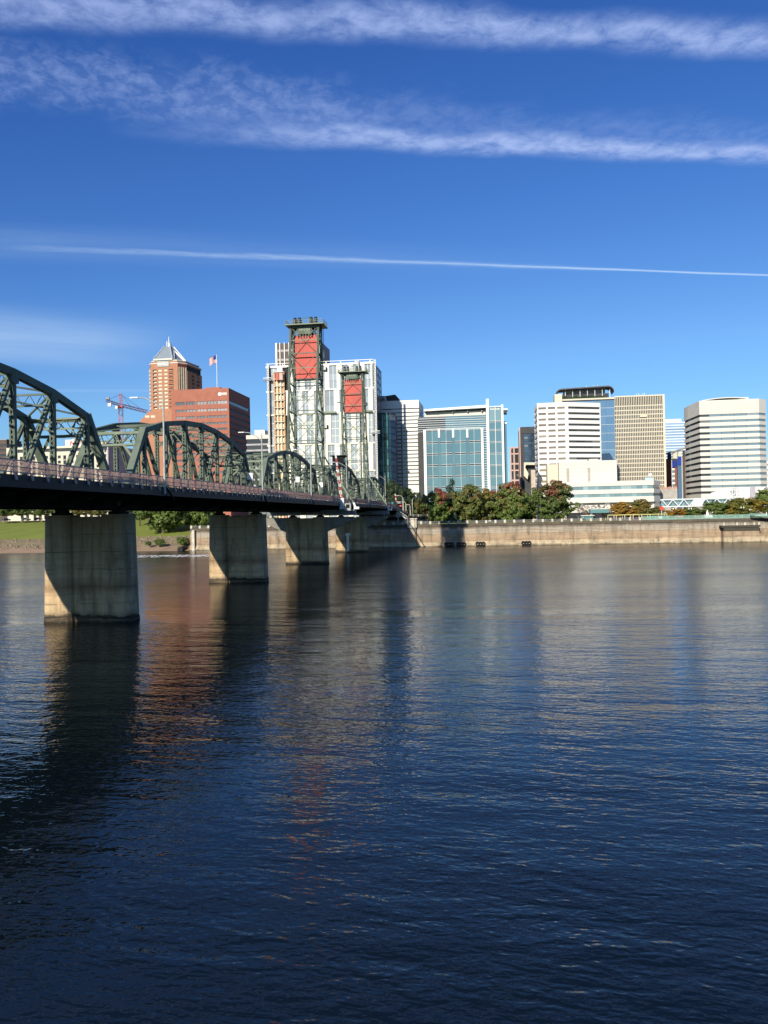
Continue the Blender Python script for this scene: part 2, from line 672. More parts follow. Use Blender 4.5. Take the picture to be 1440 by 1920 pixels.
ws = [W_END - 0.01 - 3 * k for k in range(70)][::-1]
ws = [-3000, -1500, -700, -450] + ws
ds = [-30, -6, -3, -1, 0, 1.5, 3, 5, 7, 9, 11.5, 14, 17, 20, 23, 26, 30, 36, 44, 54, 62, 75, 92, 110, 130, 300, 3000]
tag(grid_sheet('river_bank', ws, ds, lambda w, d: 1 if d < 10 else (2 if d < 27 else (0 if d < 105 else 3)), [grass, sand, rubble, paving]),
    'grassy river bank above a stony beach left of the sea wall', kind='structure')
ws = [W_END + 0.01 + 6 * k for k in range(14)] + [20, 60, 100, 150, 250, 600, 3000]
ds = [0.75, 8, 20, 40, 60, 95, 130, 300, 3000]
plaza_w = Wpx(1290, 985)[0]
tag(grid_sheet('ground', ws, ds, lambda w, d: (0 if (8 < d < 60 and w < plaza_w) else 3), [grass, sand, rubble, paving]),
    'riverside park ground behind the sea wall', kind='structure')

# hills beyond the town
mb = MB()
hp = []
for i in range(61):
    X = -1500 + 50 * i
    z = 15 + 110 * math.exp(-((X + 480) / 420.0) ** 2) + 18 * mnoise.noise((X * 0.006, 3, 1)) + (30 if X > 0 else 30)
    hp.append((X, max(30, z)))
for (xa, za), (xb, zb) in zip(hp, hp[1:]):
    mb.poly([(xa, 1500, 0), (xb, 1500, 0), (xb, 1700, zb), (xa, 1700, za)])
    mb.poly([(xa, 1700, za), (xb, 1700, zb), (xb, 2300, zb * 0.6), (xa, 2300, za * 0.6)])
tag(mb.build('hills', mat('hill_forest', (0.035, 0.06, 0.035), 0.9, 0.3, 0.03), smooth=True), 'wooded hills behind the town', kind='structure')

# riprap and brush on the bank
mb = MB()
rr = random.Random(3)
for k in range(1500):
    w = W_END - 1 - rr.random() ** 1.3 * 190
    d = 7 + rr.random() * 20
    r = 0.15 + rr.random() ** 3 * 0.6
    c = Wp(w, d, ground_z(w, d) + r * 0.15)
    pts = []
    for sz in (-1, 1):
        for sx, sy in ((-1, -1), (1, -1), (1, 1), (-1, 1)):
            q = r * (0.55 + 0.5 * rr.random())
            pts.append(c + Vector((sx * q * (0.7 if sz > 0 else 1), sy * q * (0.7 if sz > 0 else 1), sz * q * 0.6)))
    mb.hexa(pts)
tag(mb.build('riprap', mat('riprap_stone', (0.27, 0.21, 0.14), 0.9, 0.25, 0.9, color2=(0.15, 0.12, 0.085))),
    'broken grey brown rocks strewn along the river bank', 'rocks', kind='stuff')

# ------------------------------------------------------------------ sea wall
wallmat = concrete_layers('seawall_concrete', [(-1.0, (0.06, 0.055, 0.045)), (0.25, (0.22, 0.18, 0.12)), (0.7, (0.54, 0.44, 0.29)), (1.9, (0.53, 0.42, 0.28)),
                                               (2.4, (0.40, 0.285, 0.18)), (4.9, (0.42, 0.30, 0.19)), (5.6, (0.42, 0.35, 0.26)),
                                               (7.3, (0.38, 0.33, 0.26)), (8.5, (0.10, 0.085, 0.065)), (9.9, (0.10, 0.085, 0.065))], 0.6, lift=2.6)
stone = mat('pale_concrete', (0.62, 0.56, 0.44), 0.85, 0.15, 0.6, spec=0.2)
railmet = mat('grey_rail_metal', (0.36, 0.36, 0.33), 0.6, 0.15, 1.0)
W_R = 190.0
sw = thing('seawall', 'long stained concrete sea wall below the riverside park', 'seawall', Wp(0, 0, 0))
PANEL = 7.8
k = 0
w = W_END
while w < W_R:
    mb = MB()
    e = min(PANEL, W_R - w)
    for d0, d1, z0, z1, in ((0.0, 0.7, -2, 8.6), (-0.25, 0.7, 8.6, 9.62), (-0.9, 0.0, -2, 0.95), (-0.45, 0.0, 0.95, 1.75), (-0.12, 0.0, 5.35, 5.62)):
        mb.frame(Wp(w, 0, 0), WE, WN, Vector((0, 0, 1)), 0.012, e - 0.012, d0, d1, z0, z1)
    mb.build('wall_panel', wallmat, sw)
    w += PANEL
    k += 1
mb = MB()
mb.frame(Wp(W_END, 0, 0), WE, WN, Vector((0, 0, 1)), 0.0, 0.6, 0.7, 60, -2, 9.62)
mb.build('return_wall', wallmat, sw)
mb = MB()
mb.frame(Wp(W_END, 0, 0), WE, WN, Vector((0, 0, 1)), 1.2, 2.4, -1.5, -0.3, -2, 8.9)
mb.build('pilaster', stone, sw)
# balustrade of concrete posts
bal = thing('promenade_railing', 'grey promenade railing with pale concrete posts along the sea wall top', 'railing', Wp(0, 0.2, 9.62))
w = W_END + 0.5
w_green = Wpx(1205, 990)[0]
while w < W_R - 4:
    if w < w_green:
        piece('post', stone, bal, Wp(w, 0.2, 9.62 + 0.62), (0.85, 0.45, 1.24), -GA)
        for z in (9.95, 10.35, 10.70):
            piece('rail', railmet, bal, Wp(w + 1.95, 0.2, z), (3.05, 0.07, 0.09), -GA)
        mbx = None
    w += 3.9
# green railing on the right
teal = mat('teal_rail_paint', (0.27, 0.47, 0.37), 0.6, 0.1, 0.5)
gr = thing('green_railing', 'pale green mesh railing on the sea wall beside the plaza', 'railing', Wp(w_green, 0.2, 9.62))
w = w_green
while w < W_R - 4:
    mb = MB()
    for z in (9.85, 10.3, 10.75, 11.15):
        mb.frame(Wp(w, 0.2, 0), WE, WN, Vector((0, 0, 1)), 0.05, 2.55, -0.03, 0.03, z - 0.05, z + 0.05)
    for q in range(13):
        mb.frame(Wp(w + 0.2 * q, 0.2, 0), WE, WN, Vector((0, 0, 1)), 0.05, 0.14, -0.02, 0.02, 9.66, 11.1)
    mb.build('mesh_panel', teal, gr)
    piece('post', teal, gr, Wp(w, 0.2, 9.62 + 0.8), (0.09, 0.09, 1.6), -GA)
    w += 2.6
# landing stage that steps out of the wall on the right
wa, wb = Wpx(1346, 1010)[0], Wpx(1420, 1010)[0]
lg = thing('landing_platform', 'concrete landing platform stepping out of the sea wall at the right', 'platform', Wp(wa, -6, 0))
for name, m_, d0, d1, z0, z1, u0, u1 in (('base', wallmat, -4.9, -0.92, -2, 4.6, 0.9, wb - wa - 0.6), ('deck_edge', mat('dark_timber', (0.07, 0.06, 0.045), 0.9), -5.1, -0.92, 6.1, 6.9, 0.3, wb - wa - 0.2),
                                        ('deck_slab', mat('dark_timber', (0.07, 0.06, 0.045), 0.9), -4.8, -0.92, 4.62, 6.08, 1.2, wb - wa - 0.7)):
    mb = MB()
    mb.frame(Wp(wa, 0, 0), WE, WN, Vector((0, 0, 1)), u0, u1, d0, d1, z0, z1)
    mb.build(name, m_, lg)
for u in (1.0, 6.0, 9.0, 12.5, wb - wa - 0.8):
    piece('post', stone, lg, Wp(wa + u, -5.2, 6.92 + 0.55), (0.7, 0.5, 1.1), -GA)
gw = thing('gangway', 'pale green railed gangway sloping down to the right of the landing', 'gangway', Wp(wb, -2, 6))
mb = MB()
p, q = Wp(wb - 3, -1.8, 10.4), Wp(wb + 26, -1.8, 6.2)
mb.bar(p, q, 0.3, 2.2, (0, 0, 1))
mb.build('walkway', mat('dark_timber', (0.07, 0.06, 0.045)), gw)
for s_ in (-0.9, 0.9):
    mb = MB()
    for z in (0.5, 0.9, 1.3):
        mb.bar(p + WN * s_ + Vector((0, 0, z)), q + WN * s_ + Vector((0, 0, z)), 0.09, 0.07, (0, 0, 1))
    for k in range(40):
        c = p.lerp(q, k / 39) + WN * s_
        mb.bar(c, c + Vector((0, 0, 1.35)), 0.06, 0.1, WE)
    mb.build('handrail', teal, gw)
# tyre fenders at the foot of the wall
blk = mat('black_rubber', (0.02, 0.02, 0.02), 0.8)
for n_, (px, py) in enumerate(((842, 1020), (865, 1020), (901, 1021), (987, 1020))):
    w, z = Wpx(px, py, -1.2)
    o = thing('tyre_fender', ('dark fender of three tyres, leftmost at the foot of the sea wall', 'dark fender of three tyres, second from the left on the sea wall',
                              'dark fender of three tyres, third from the left on the sea wall', 'dark fender of three tyres, rightmost at the foot of the sea wall')[n_], 'fender', Wp(w, -1.2, 1.0), 'fenders on the sea wall')
    for j in (-1, 0, 1):
        mb = MB()
        c = Wp(w + j * 1.2, -1.25, 1.05)
        m_, R_, r_ = 14, 0.62, 0.3
        for a in range(m_):
            for b_ in range(6):
                th, ph = 2 * math.pi * a / m_, 2 * math.pi * b_ / 6
                rad = R_ + r_ * math.cos(ph)
                mb.v.append(tuple(c + WE * (rad * math.cos(th)) + Vector((0, 0, rad * math.sin(th))) + WN * (r_ * math.sin(ph))))
        for a in range(m_):
            for b_ in range(6):
                mb.f.append((a * 6 + b_, ((a + 1) % m_) * 6 + b_, ((a + 1) % m_) * 6 + (b_ + 1) % 6, a * 6 + (b_ + 1) % 6))
        mb.build('tyre', blk, o, True)

# ------------------------------------------------------------------ bridge
green = mat('bridge_green_paint', (0.15, 0.185, 0.14), 0.6, 0.2, 0.5, color2=(0.10, 0.125, 0.09), spec=0.12)
dgreen = mat('dark_and_shaded_paint', (0.014, 0.017, 0.016), 0.8, 0.2, 0.8, spec=0.1)  # near-black copy of the bridge paint, underdeck shade put into the colour
palegreen = mat('sunlit_pale_green_paint', (0.21, 0.25, 0.17), 0.55, 0.2, 0.6, color2=(0.15, 0.18, 0.12))  # paler copy of the bridge paint, sunlight on the steel put into it
rustrail = mat('rust_red_rail_paint', (0.74, 0.50, 0.43), 0.7, 0.15, 1.5, color2=(0.58, 0.33, 0.28))
asphalt = mat('asphalt', (0.055, 0.055, 0.055), 0.9, 0.15, 1.0)
redlead = mat('counterweight_red', (0.58, 0.095, 0.065), 0.6, 0.06, 0.35, color2=(0.46, 0.085, 0.065), spec=0.3, streak=True)
PIER_S = [-63.7, 0.0, 63.7, 127.4, 201.7, 265.4]
TW = 8.0


def deck_z(s):
    return 17.35 - 1.7 * smooth(185, 300, s) * ((s - 185) / 80.0 if s < 265 else 1) - (max(0, s - 265) * 0.035)


pier_bands = [(-1.0, (0.02, 0.02, 0.018)), (0.75, (0.045, 0.04, 0.03)), (0.95, (0.34, 0.25, 0.145)), (1.4, (0.58, 0.42, 0.24)), (3.5, (0.60, 0.42, 0.24)), (4.4, (0.33, 0.21, 0.115)), (6.0, (0.52, 0.38, 0.225)), (9.0, (0.44, 0.34, 0.205)), (14.3, (0.34, 0.265, 0.165))]
piermat = concrete_layers('pier_concrete', pier_bands, 0.75, (0.05, 0.038, 0.024), lift=2.3)


def pier(s, label, hammer=False, top=14.1):
    o = thing('bridge_pier', label, 'bridge pier', B(s, TW / 2, -2), 'bridge piers')

    def ring(t, r, n=28):
        out = []
        for k in range(n):
            a = 2 * math.pi * k / n
            # rounded rectangle-ish shaft
            ca, sa = math.cos(a), math.sin(a)
            q = r / max(0.86, (abs(ca) ** 7 + abs(sa) ** 7) ** (1 / 7))
            p = B(s + ca * q, t + sa * q, 0)
            out.append((p.x, p.y))
        return out
    for t in (0.0, TW):
        mb = MB()
        mb.prism(ring(t, 2.22), -3, 0.5, ring(t, 2.2))
        mb.prism(ring(t, 2.12), 0.5, top - 0.5, ring(t, 1.88))
        mb.prism(ring(t, 1.96), top - 0.5, top, ring(t, 1.96))
        mb.build('shaft', piermat, o)
        mb = MB()
        mb.frame(B(s, t, top), BU, BV, Vector((0, 0, 1)), -1.2, 1.2, -0.9, 0.9, 0, 0.35)
        mb.frame(B(s, t, top), BU, BV, Vector((0, 0, 1)), -0.8, 0.8, -0.6, 0.6, 0.35, 0.8)
        mb.build('bearing', dgreen, o)
    mb = MB()
    lo = [B(s - 1.15, 1.6, 0), B(s + 1.15, 1.6, 0), B(s + 1.15, TW - 1.6, 0), B(s - 1.15, TW - 1.6, 0)]
    hi = [B(s - 0.9, 1.2, 0), B(s + 0.9, 1.2, 0), B(s + 0.9, TW - 1.2, 0), B(s - 0.9, TW - 1.2, 0)]
    mb.prism([(p.x, p.y) for p in lo], -3, top - 0.25, [(p.x, p.y) for p in hi])
    mb.build('web_wall', piermat, o)
    if hammer:
        gc = mat('bracket_concrete', (0.27, 0.25, 0.21), 0.9, 0.2, 0.7)
        for sg in (-1, 1):
            t0, t1 = (-1.4, -9.6) if sg < 0 else (TW + 1.4, TW + 9.6)
            mb = MB()
            for sa in (0,):
                pts = []
                for ss in (-1.25, 1.25):
                    pts.append((ss, [(t0, 9.0), (t0, top - 0.05), (t1, top - 0.05), (t1, top - 0.95)]))
                a, b_ = [B(s + pts[0][0], t_, z_) for t_, z_ in pts[0][1]], [B(s + pts[1][0], t_, z_) for t_, z_ in pts[1][1]]
                mb.hexa(a + b_)
            mb.build('bracket', gc, o)
        mb = MB()
        mb.frame(B(s, 0, 0), BU, BV, Vector((0, 0, 1)), -1.6, 1.6, -10.2, TW + 10.2, top + 0.82, top + 2.0)
        mb.frame(B(s, 0, 0), BU, BV, Vector((0, 0, 1)), -1.7, 1.7, -10.4, TW + 10.4, top + 0.55, top + 0.8)
        mb.build('cross_beam', mat('grey_beam_steel', (0.20, 0.22, 0.21), 0.6, 0.15, 0.7), o)
        for u in range(-2, 8):
            mb = MB()
            mb.frame(B(s - 1.72, u * 2.2, 0), BU, BV, Vector((0, 0, 1)), -0.06, 0, -0.06, 0.06, top + 0.8, top + 2.0)
            mb.build('stiffener', mat('grey_beam_steel', (0.20, 0.22, 0.21)), o)
    return o


pier(0.0, 'concrete bridge pier nearest the camera, broad and dark with sunlit lower corner')
pier(63.7, 'second concrete bridge pier, left of the foremost one\'s far side, without cross beam')
pier(127.4, 'concrete bridge pier with flared brackets under the taller looking lift tower', True, 13.4)
pier(201.7, 'concrete bridge pier with a white gauge board, nearest the sea wall', True, 13.4)
pier(265.4, 'concrete landing pier of the bridge behind the sea wall')
# gauge board
w_ = thing('gauge_board', 'white river gauge board and sign on the pier nearest the sea wall', 'sign', B(199.2, -0.4, 1.5))
whitep = mat('white_paint', (0.78, 0.77, 0.72), 0.6, 0.08, 1.0)
c = at(652, 1018, 303)
mb = MB(); mb.box((c.x, c.y, c.z), (0.9, 0.12, 6.0)); mb.build('gauge', whitep, w_)
c = at(652, 1002, 303)
mb = MB(); mb.box((c.x, c.y, c.z), (1.9, 0.16, 0.9)); mb.build('sign_plate', whitep, w_)


def member(p, q, w, h, style):
    """riveted steel member: w across the bridge, h in the truss plane"""
    mb = MB()
    p, q = Vector(p), Vector(q)
    a = (q - p)
    L = a.length
    a.normalize()
    v = BV - a * BV.dot(a)
    if v.length < 0.2:
        v = Vector((0, 0, 1)) - a * a.z
    v.normalize()
    b = a.cross(v)
    if style == 'box':
        mb.frame(p, v, b, a, -w / 2, w / 2, -h / 2, h / 2, 0, L)
        return mb
    for s in (-1, 1):
        mb.frame(p, v, b, a, s * w / 2 - 0.05, s * w / 2 + 0.05, -h / 2, h / 2, 0, L)
        for s2 in (-1, 1):   # flanges
            x0 = s * w / 2 - s * 0.05
            mb.frame(p, v, b, a, min(x0, x0 - s * 0.10), max(x0, x0 - s * 0.10), s2 * h / 2 - 0.035, s2 * h / 2 + 0.035, 0, L)
    n = max(3, int(L / (w * 1.0 if style == 'laced' else 1.7)))
    for s2 in (-1, 1):
        o_ = b * (s2 * h / 2)
        for k in range(n):
            z0, z1 = L * k / n, L * (k + 1) / n
            if style == 'laced':
                sg = 1 if k % 2 else -1
                mb.bar(p + a * z0 + v * (sg * w * 0.45) + o_, p + a * z1 - v * (sg * w * 0.45) + o_, 0.11, 0.03, v)
            else:
                zc = (z0 + z1) / 2
                mb.frame(p + o_, v, b, a, -w * 0.48, w * 0.48, -0.02, 0.02, zc - 0.28, zc + 0.28)
    return mb


def truss_span(s0, s1, n, zt, label, zb=15.3, name='truss_span'):
    """camel-back Pratt through truss between s0 and s1: n panels, zt = heights of the upper joints"""
    g = 0.55
    s0, s1 = s0 + g, s1 - g
    dx = (s1 - s0) / n
    S = [s0 + dx * k for k in range(n + 1)]
    o = thing(name, label, 'bridge span', B((s0 + s1) / 2, TW / 2, zb), 'steel truss spans of the bridge')
    half = n / 2

    def top(k):
        j = min(k, n - k)
        j2 = j / half * (len(zt) - 1)
        i = min(int(j2), len(zt) - 2)
        return zt[i] + (zt[i + 1] - zt[i]) * (j2 - i)
    Z = [None] + [top(k) for k in range(1, n)] + [None]
    for t, far in ((0.0, False), (TW, True)):
        for k in range(1, n - 1):
            member(B(S[k], t, Z[k]), B(S[k + 1], t, Z[k + 1]), 0.66, 0.78, 'box').build('top_chord', green, o)
        for k, kk in ((0, 1), (n, n - 1)):
            member(B(S[k], t, zb), B(S[kk], t, Z[kk] + 0.25), 0.95, 0.75, 'box').build('end_post', green, o)
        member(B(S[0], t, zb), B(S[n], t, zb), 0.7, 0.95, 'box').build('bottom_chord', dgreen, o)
        for k in range(1, n):
            member(B(S[k], t, zb), B(S[k], t, Z[k]), 0.52, 0.46, 'laced').build('vertical_post', green, o)
        for k in range(1, n):
            if k < half:
                member(B(S[k], t, Z[k]), B(S[k + 1], t, zb), 0.44, 0.38, 'batten').build('diagonal', green, o)
            if n - k < half:
                member(B(S[k], t, Z[k]), B(S[k - 1], t, zb), 0.44, 0.38, 'batten').build('diagonal', green, o)
        for k in range(1, n):
            mb = MB()
            mb.frame(B(S[k], t, Z[k]), BU, BV, Vector((0, 0, 1)), -0.62, 0.62, -0.38, 0.38, -1.15, 0.1)
            mb.build('gusset_plate', green, o)
    # bracing between the two trusses
    for k in range(1, n):
        z = Z[k] - 0.15
        mb = MB()
        dz = 1.25
        for zz in (z, z - dz):
            mb.bar(B(S[k], 0.4, zz), B(S[k], TW - 0.4, zz), 0.22, 0.16, (0, 0, 1))
        m_ = 9
        for q in range(m_):
            ta, tb = 0.4 + (TW - .8) * q / m_, 0.4 + (TW - .8) * (q + 1) / m_
            a, b_ = (z, z - dz) if q % 2 else (z - dz, z)
            mb.bar(B(S[k], ta, a), B(S[k], tb, b_), 0.10, 0.05, BU)
        for t, e in ((0.3, 2.1), (TW - 0.3, TW - 2.1)):
            mb.bar(B(S[k], t, z - 3.3), B(S[k], e, z - dz), 0.20, 0.16, BU)
        mb.build('sway_frame', green if k not in (1, n - 1) else palegreen, o)
    for k in range(1, n - 1):
        mb = MB()
        mb.bar(B(S[k], 0, Z[k]), B(S[k + 1], TW, Z[k + 1]), 0.2, 0.18)
        mb.bar(B(S[k], TW, Z[k]), B(S[k + 1], 0, Z[k + 1]), 0.2, 0.14)
        mb.build('lateral_brace', green, o)
    # portals at both ends
    for kk, k in ((1, 0), (n - 1, n)):
        a0, a1 = B(S[k], 0, zb), B(S[kk], 0, Z[kk])
        mb = MB()

        def pp(f, t):
            c_ = a0.lerp(a1, f)
            return c_ + BV * t
        for f, w_ in ((0.97, 0.5), (0.80, 0.35)):
            mb.bar(pp(f, 0.4), pp(f, TW - 0.4), w_, 0.2, a1 - a0)
        m_ = 6
        for q in range(m_):
            ta, tb = 0.4 + (TW - .8) * q / m_, 0.4 + (TW - .8) * (q + 1) / m_
            f0, f1 = (0.96, 0.81) if q % 2 else (0.81, 0.96)
            mb.bar(pp(f0, ta), pp(f1, tb), 0.26, 0.1, BU)
        mb.bar(pp(0.62, 0.4), pp(0.80, 2.3), 0.35, 0.14, a1 - a0)
        mb.bar(pp(0.62, TW - 0.4), pp(0.80, TW - 2.3), 0.35, 0.14, a1 - a0)
        mb.build('portal_brace', palegreen, o)
    return o


ZT = [20.0, 26.1, 27.9, 28.9, 29.3]
truss_span(-63.7, 0.0, 8, ZT, 'green steel truss span cut off by the left edge of the picture')
truss_span(0.0, 63.7, 8, ZT, 'green arched steel truss span in front of the orange brick tower')
truss_span(63.7, 127.4, 8, ZT, 'green arched steel truss span leading up to the taller looking lift tower')
truss_span(127.4, 201.7, 10, [20.0, 25.4, 27.8, 29.4, 30.1, 30.4], 'dark green lift span hung between the two lift towers', name='lift_span')
truss_span(201.7, 265.4, 8, ZT, 'small looking green truss span farthest away beside the sea wall')

# deck
bd = thing('bridge_deck', 'dark bridge deck with outer lanes, floor beams and sidewalk brackets', 'bridge deck', B(100, TW / 2, 17))
sl = [-64, -40, -20] + list(range(0, 201, 20)) + [210, 220, 230, 240, 250, 260, 270, 285, 300, 320, 340]
EDGE = 7.0
for a, b_ in zip(sl, sl[1:]):
    mb = MB()
    za, zb_ = deck_z(a), deck_z(b_)
    mb.hexa([B(a, -EDGE, za - 0.32), B(b_, -EDGE, zb_ - 0.32), B(b_, TW + EDGE, zb_ - 0.32), B(a, TW + EDGE, za - 0.32),
             B(a, -EDGE, za), B(b_, -EDGE, zb_), B(b_, TW + EDGE, zb_), B(a, TW + EDGE, za)])
    mb.build('roadway_slab', asphalt, bd)
    for t0, t1 in ((-EDGE - 0.22, -EDGE), (TW + EDGE, TW + EDGE + 0.22)):
        mb = MB()
        mb.hexa([B(a, t0, za - 1.02), B(b_, t0, zb_ - 1.02), B(b_, t1, zb_ - 1.02), B(a, t1, za - 1.02),
                 B(a, t0, za + 0.12), B(b_, t0, zb_ + 0.12), B(b_, t1, zb_ + 0.12), B(a, t1, za + 0.12)])
        mb.build('fascia_beam', mat('fascia_steel', (0.014, 0.015, 0.017), 0.6, 0.15, 0.6), bd)
    for t in (-4.2, -1.8, 2.0, 4.0, 6.0, TW + 1.8, TW + 4.2):
        mb = MB()
        mb.hexa([B(a, t - 0.15, za - 0.95), B(b_, t - 0.15, zb_ - 0.95), B(b_, t + 0.15, zb_ - 0.95), B(a, t + 0.15, za - 0.95),
                 B(a, t - 0.15, za - 0.33), B(b_, t - 0.15, zb_ - 0.33), B(b_, t + 0.15, zb_ - 0.33), B(a, t + 0.15, za - 0.33)])
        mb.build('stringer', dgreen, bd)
s = -63.7
while s < 268:
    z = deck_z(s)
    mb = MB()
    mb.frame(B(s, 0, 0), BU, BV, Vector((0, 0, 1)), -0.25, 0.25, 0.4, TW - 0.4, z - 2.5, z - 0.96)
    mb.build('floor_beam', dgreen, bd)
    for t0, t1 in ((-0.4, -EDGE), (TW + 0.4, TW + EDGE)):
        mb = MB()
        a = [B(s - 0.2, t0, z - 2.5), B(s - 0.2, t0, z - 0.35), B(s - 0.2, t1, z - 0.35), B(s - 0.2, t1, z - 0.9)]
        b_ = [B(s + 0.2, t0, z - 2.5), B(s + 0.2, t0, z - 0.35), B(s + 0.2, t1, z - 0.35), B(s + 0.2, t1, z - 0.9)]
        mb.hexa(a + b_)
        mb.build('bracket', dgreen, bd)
    s += 63.7 / 8

# near railing
rl = thing('bridge_railing', 'rusty red lattice railing along the near sidewalk of the bridge', 'railing', B(0, -EDGE, 17.4))
RP = 2.65
mb = MB()
for z, h in ((0.22, 0.09), (0.72, 0.08), (1.32, 0.11)):
    mb.box((0, 0, z), (RP - 0.1, 0.07, h))
nb = 9
for k in range(nb):
    x = -RP / 2 + 0.05 + (RP - 0.1) * k / nb
    dx = (RP - 0.1) / nb
    for sg in (-1, 1):
        for z0, z1, y in ((0.24, 0.70, 0.045), (0.74, 1.28, 0.045)):
            xa, xb = (x - dx * 0.5, x + dx * 1.5) if sg > 0 else (x + dx * 1.5, x - dx * 0.5)
            xa, xb = max(-RP / 2 + .04, min(RP / 2 - .04, xa)), max(-RP / 2 + .04, min(RP / 2 - .04, xb))
            mb.bar((xa, sg * y, z0), (xb, sg * y, z1), 0.04, 0.03, (0, 1, 0))
me_panel = bpy.data.meshes.new('lattice_panel')
me_panel.from_pydata(mb.v, [], mb.f)
me_panel.materials.append(rustrail)
mb = MB()
mb.box((0, 0, 0.55), (0.12, 0.14, 1.66))
mb.box((0, -0.16, -0.10), (0.16, 0.20, 0.5))
me_post = bpy.data.meshes.new('post')
me_post.from_pydata(mb.v, [], mb.f)
me_post.materials.append(rustrail)
foot = mat('pale_post_foot', (0.55, 0.50, 0.45), 0.6, 0.2, 1.0)
bang = math.atan2(BU.y, BU.x)
s = -62.0
while s < 330:
    z = deck_z(s) + 0.13
    shared('lattice_panel', me_panel, rl, B(s + RP / 2, -EDGE - 0.05, z), bang)
    po = shared('post', me_post, rl, B(s, -EDGE - 0.05, z), bang)
    piece('post_foot', foot, rl, B(s, -EDGE - 0.36, z - 0.30), (0.16, 0.14, 0.36), bang)
    s += RP

# lift towers
def tower(s0, dirn, label, lab2):
    """dirn -1: battered back legs towards us; s0 = station of the upright legs"""
    def B(s_, t_, z_):
        p_ = BO + BU * s_ + BV * (t_ - 1.2)
        return Vector((p_.x, p_.y, z_))
    o = thing('lift_tower', label, 'lift tower', B(s0, TW / 2, 14.3), 'lift towers of the bridge')
    zt = 67.2
    sb = s0 + dirn * 10.5
    s_up = s0 + dirn * 3.4

    def back(z):
        f = (z - 26.0) / (zt - 26.0)
        return sb + (s_up - sb) * max(0, f)
    LV = [26.0, 34.5, 43.0, 51.0, 59.5, zt]
    for t in (0.0, TW):
        member(B(s0, t, 14.5), B(s0, t, zt), 0.6, 0.85, 'laced').build('front_leg', green, o)
        member(B(back(26), t, 26.0), B(back(zt), t, zt), 0.48, 0.5, 'laced').build('back_leg', green, o)
        for k, z in enumerate(LV[1:]):
            member(B(s0, t, z), B(back(z), t, z), 0.3, 0.3, 'box').build('side_strut', green, o)
        for z0, z1 in zip(LV, LV[1:]):
            member(B(s0, t, z0), B(back(z1), t, z1), 0.3, 0.26, 'batten').build('side_diagonal', palegreen, o)
            member(B(back(z0), t, z0), B(s0, t, z1), 0.2, 0.2, 'box').build('side_diagonal', green, o)
    for fn in ((lambda z: s0), back):
        for i, (z0, z1) in enumerate(zip(LV, LV[1:])):
            zm = (z0 + z1) / 2
            for ta, tb in ((0, TW), (TW, 0)):
                mb = MB()
                mb.bar(B(fn(z0), ta, z0), B(fn(z1), tb, z1), 0.14, 0.13, BU)
                mb.build('face_diagonal', green, o)
            mb = MB()
            mb.bar(B(fn(z1), 0, z1), B(fn(z1), TW, z1), 0.28, 0.2, (0, 0, 1))
            mb.build('face_strut', green, o)
            mb = MB()
            mb.bar(B(fn(zm), 0, zm), B(fn(zm), TW, zm), 0.2, 0.16, (0, 0, 1))
            mb.build('face_strut', palegreen, o)
    # head: truss girder, platform, sheaves
    sm = (s0 + s_up) / 2
    mb = MB()
    for ss in (s0, s_up):
        mb.bar(B(ss, -0.4, zt), B(ss, TW + 0.4, zt), 0.6, 0.4, (0, 0, 1))
        for t0, t1 in ((0, 2.2), (TW, TW - 2.2)):
            mb.bar(B(ss, t0, zt - 4.0), B(ss, t1, zt - 0.3), 0.25, 0.2, BU)
        mb.bar(B(ss, 2.0, zt - 1.6), B(ss, TW - 2.0, zt - 1.6), 0.9, 0.3, (0, 0, 1))
        for k in range(6):
            t = 2.0 + 0.8 * k
            mb.bar(B(ss, t, zt - 2.8), B(ss, t, zt), 0.2, 0.2, BU)
    mb.build('head_girder', green, o)
    mb = MB()
    mb.frame(B(sm, 0, 0), BU, BV, Vector((0, 0, 1)), -3.4, 3.4, -1.7, TW + 1.2, zt + 0.3, zt + 0.62)
    mb.build('platform', palegreen, o)
    mb = MB()
    corners = [(-3.3, -1.6), (3.3, -1.6), (3.3, TW + 1.1), (-3.3, TW + 1.1)]
    for (a0, t0), (a1, t1) in zip(corners, corners[1:] + corners[:1]):
        for z in (zt + 1.15, zt + 1.65):
            mb.bar(B(sm + a0, t0, z), B(sm + a1, t1, z), 0.10, 0.08)
        for k in range(8):
            f = k / 8
            p = B(sm + a0 + (a1 - a0) * f, t0 + (t1 - t0) * f, zt + 0.62)
            mb.bar(p, p + Vector((0, 0, 1.05)), 0.08, 0.08, BU)
    mb.build('platform_rail', palegreen, o)
    for t in (1.0, 2.3, TW - 2.3, TW - 1.0):
        mb = MB()
        mb.tube(B(sm, t - 0.28, zt + 1.35), B(sm, t + 0.28, zt + 1.35), 1.75, n=20)
        for sg in (-1, 1):
            mb.bar(B(sm + sg * 1.6, t, zt + 0.62), B(sm, t, zt + 1.6), 0.2, 0.9, (0, 0, 1))
        mb.build('sheave', mat('dark_wheel_steel', (0.05, 0.06, 0.05), 0.6), o)
        mb = MB()
        for q in (-0.5, 0.0, 0.5):
            mb.tube(B(s_up + 0.4 * -dirn + q, t, 64.8), B(s_up + 0.4 * -dirn + q, t, zt + 1.2), 0.07, n=5)
        mb.build('cable', mat('cable_steel', (0.10, 0.10, 0.09), 0.6), o)
    mb = MB()
    tl = mat('teal_hoist_paint', (0.03, 0.17, 0.15), 0.6)
    p = B(sm, 4.6, zt + 0.62)
    mb.bar(p, p + Vector((0, 0, 2.4)), 0.22, 0.22, BU)
    mb.bar(p + Vector((0, 0, 2.2)), B(sm, 2.6, zt + 3.2), 0.2, 0.2, (0, 0, 1))
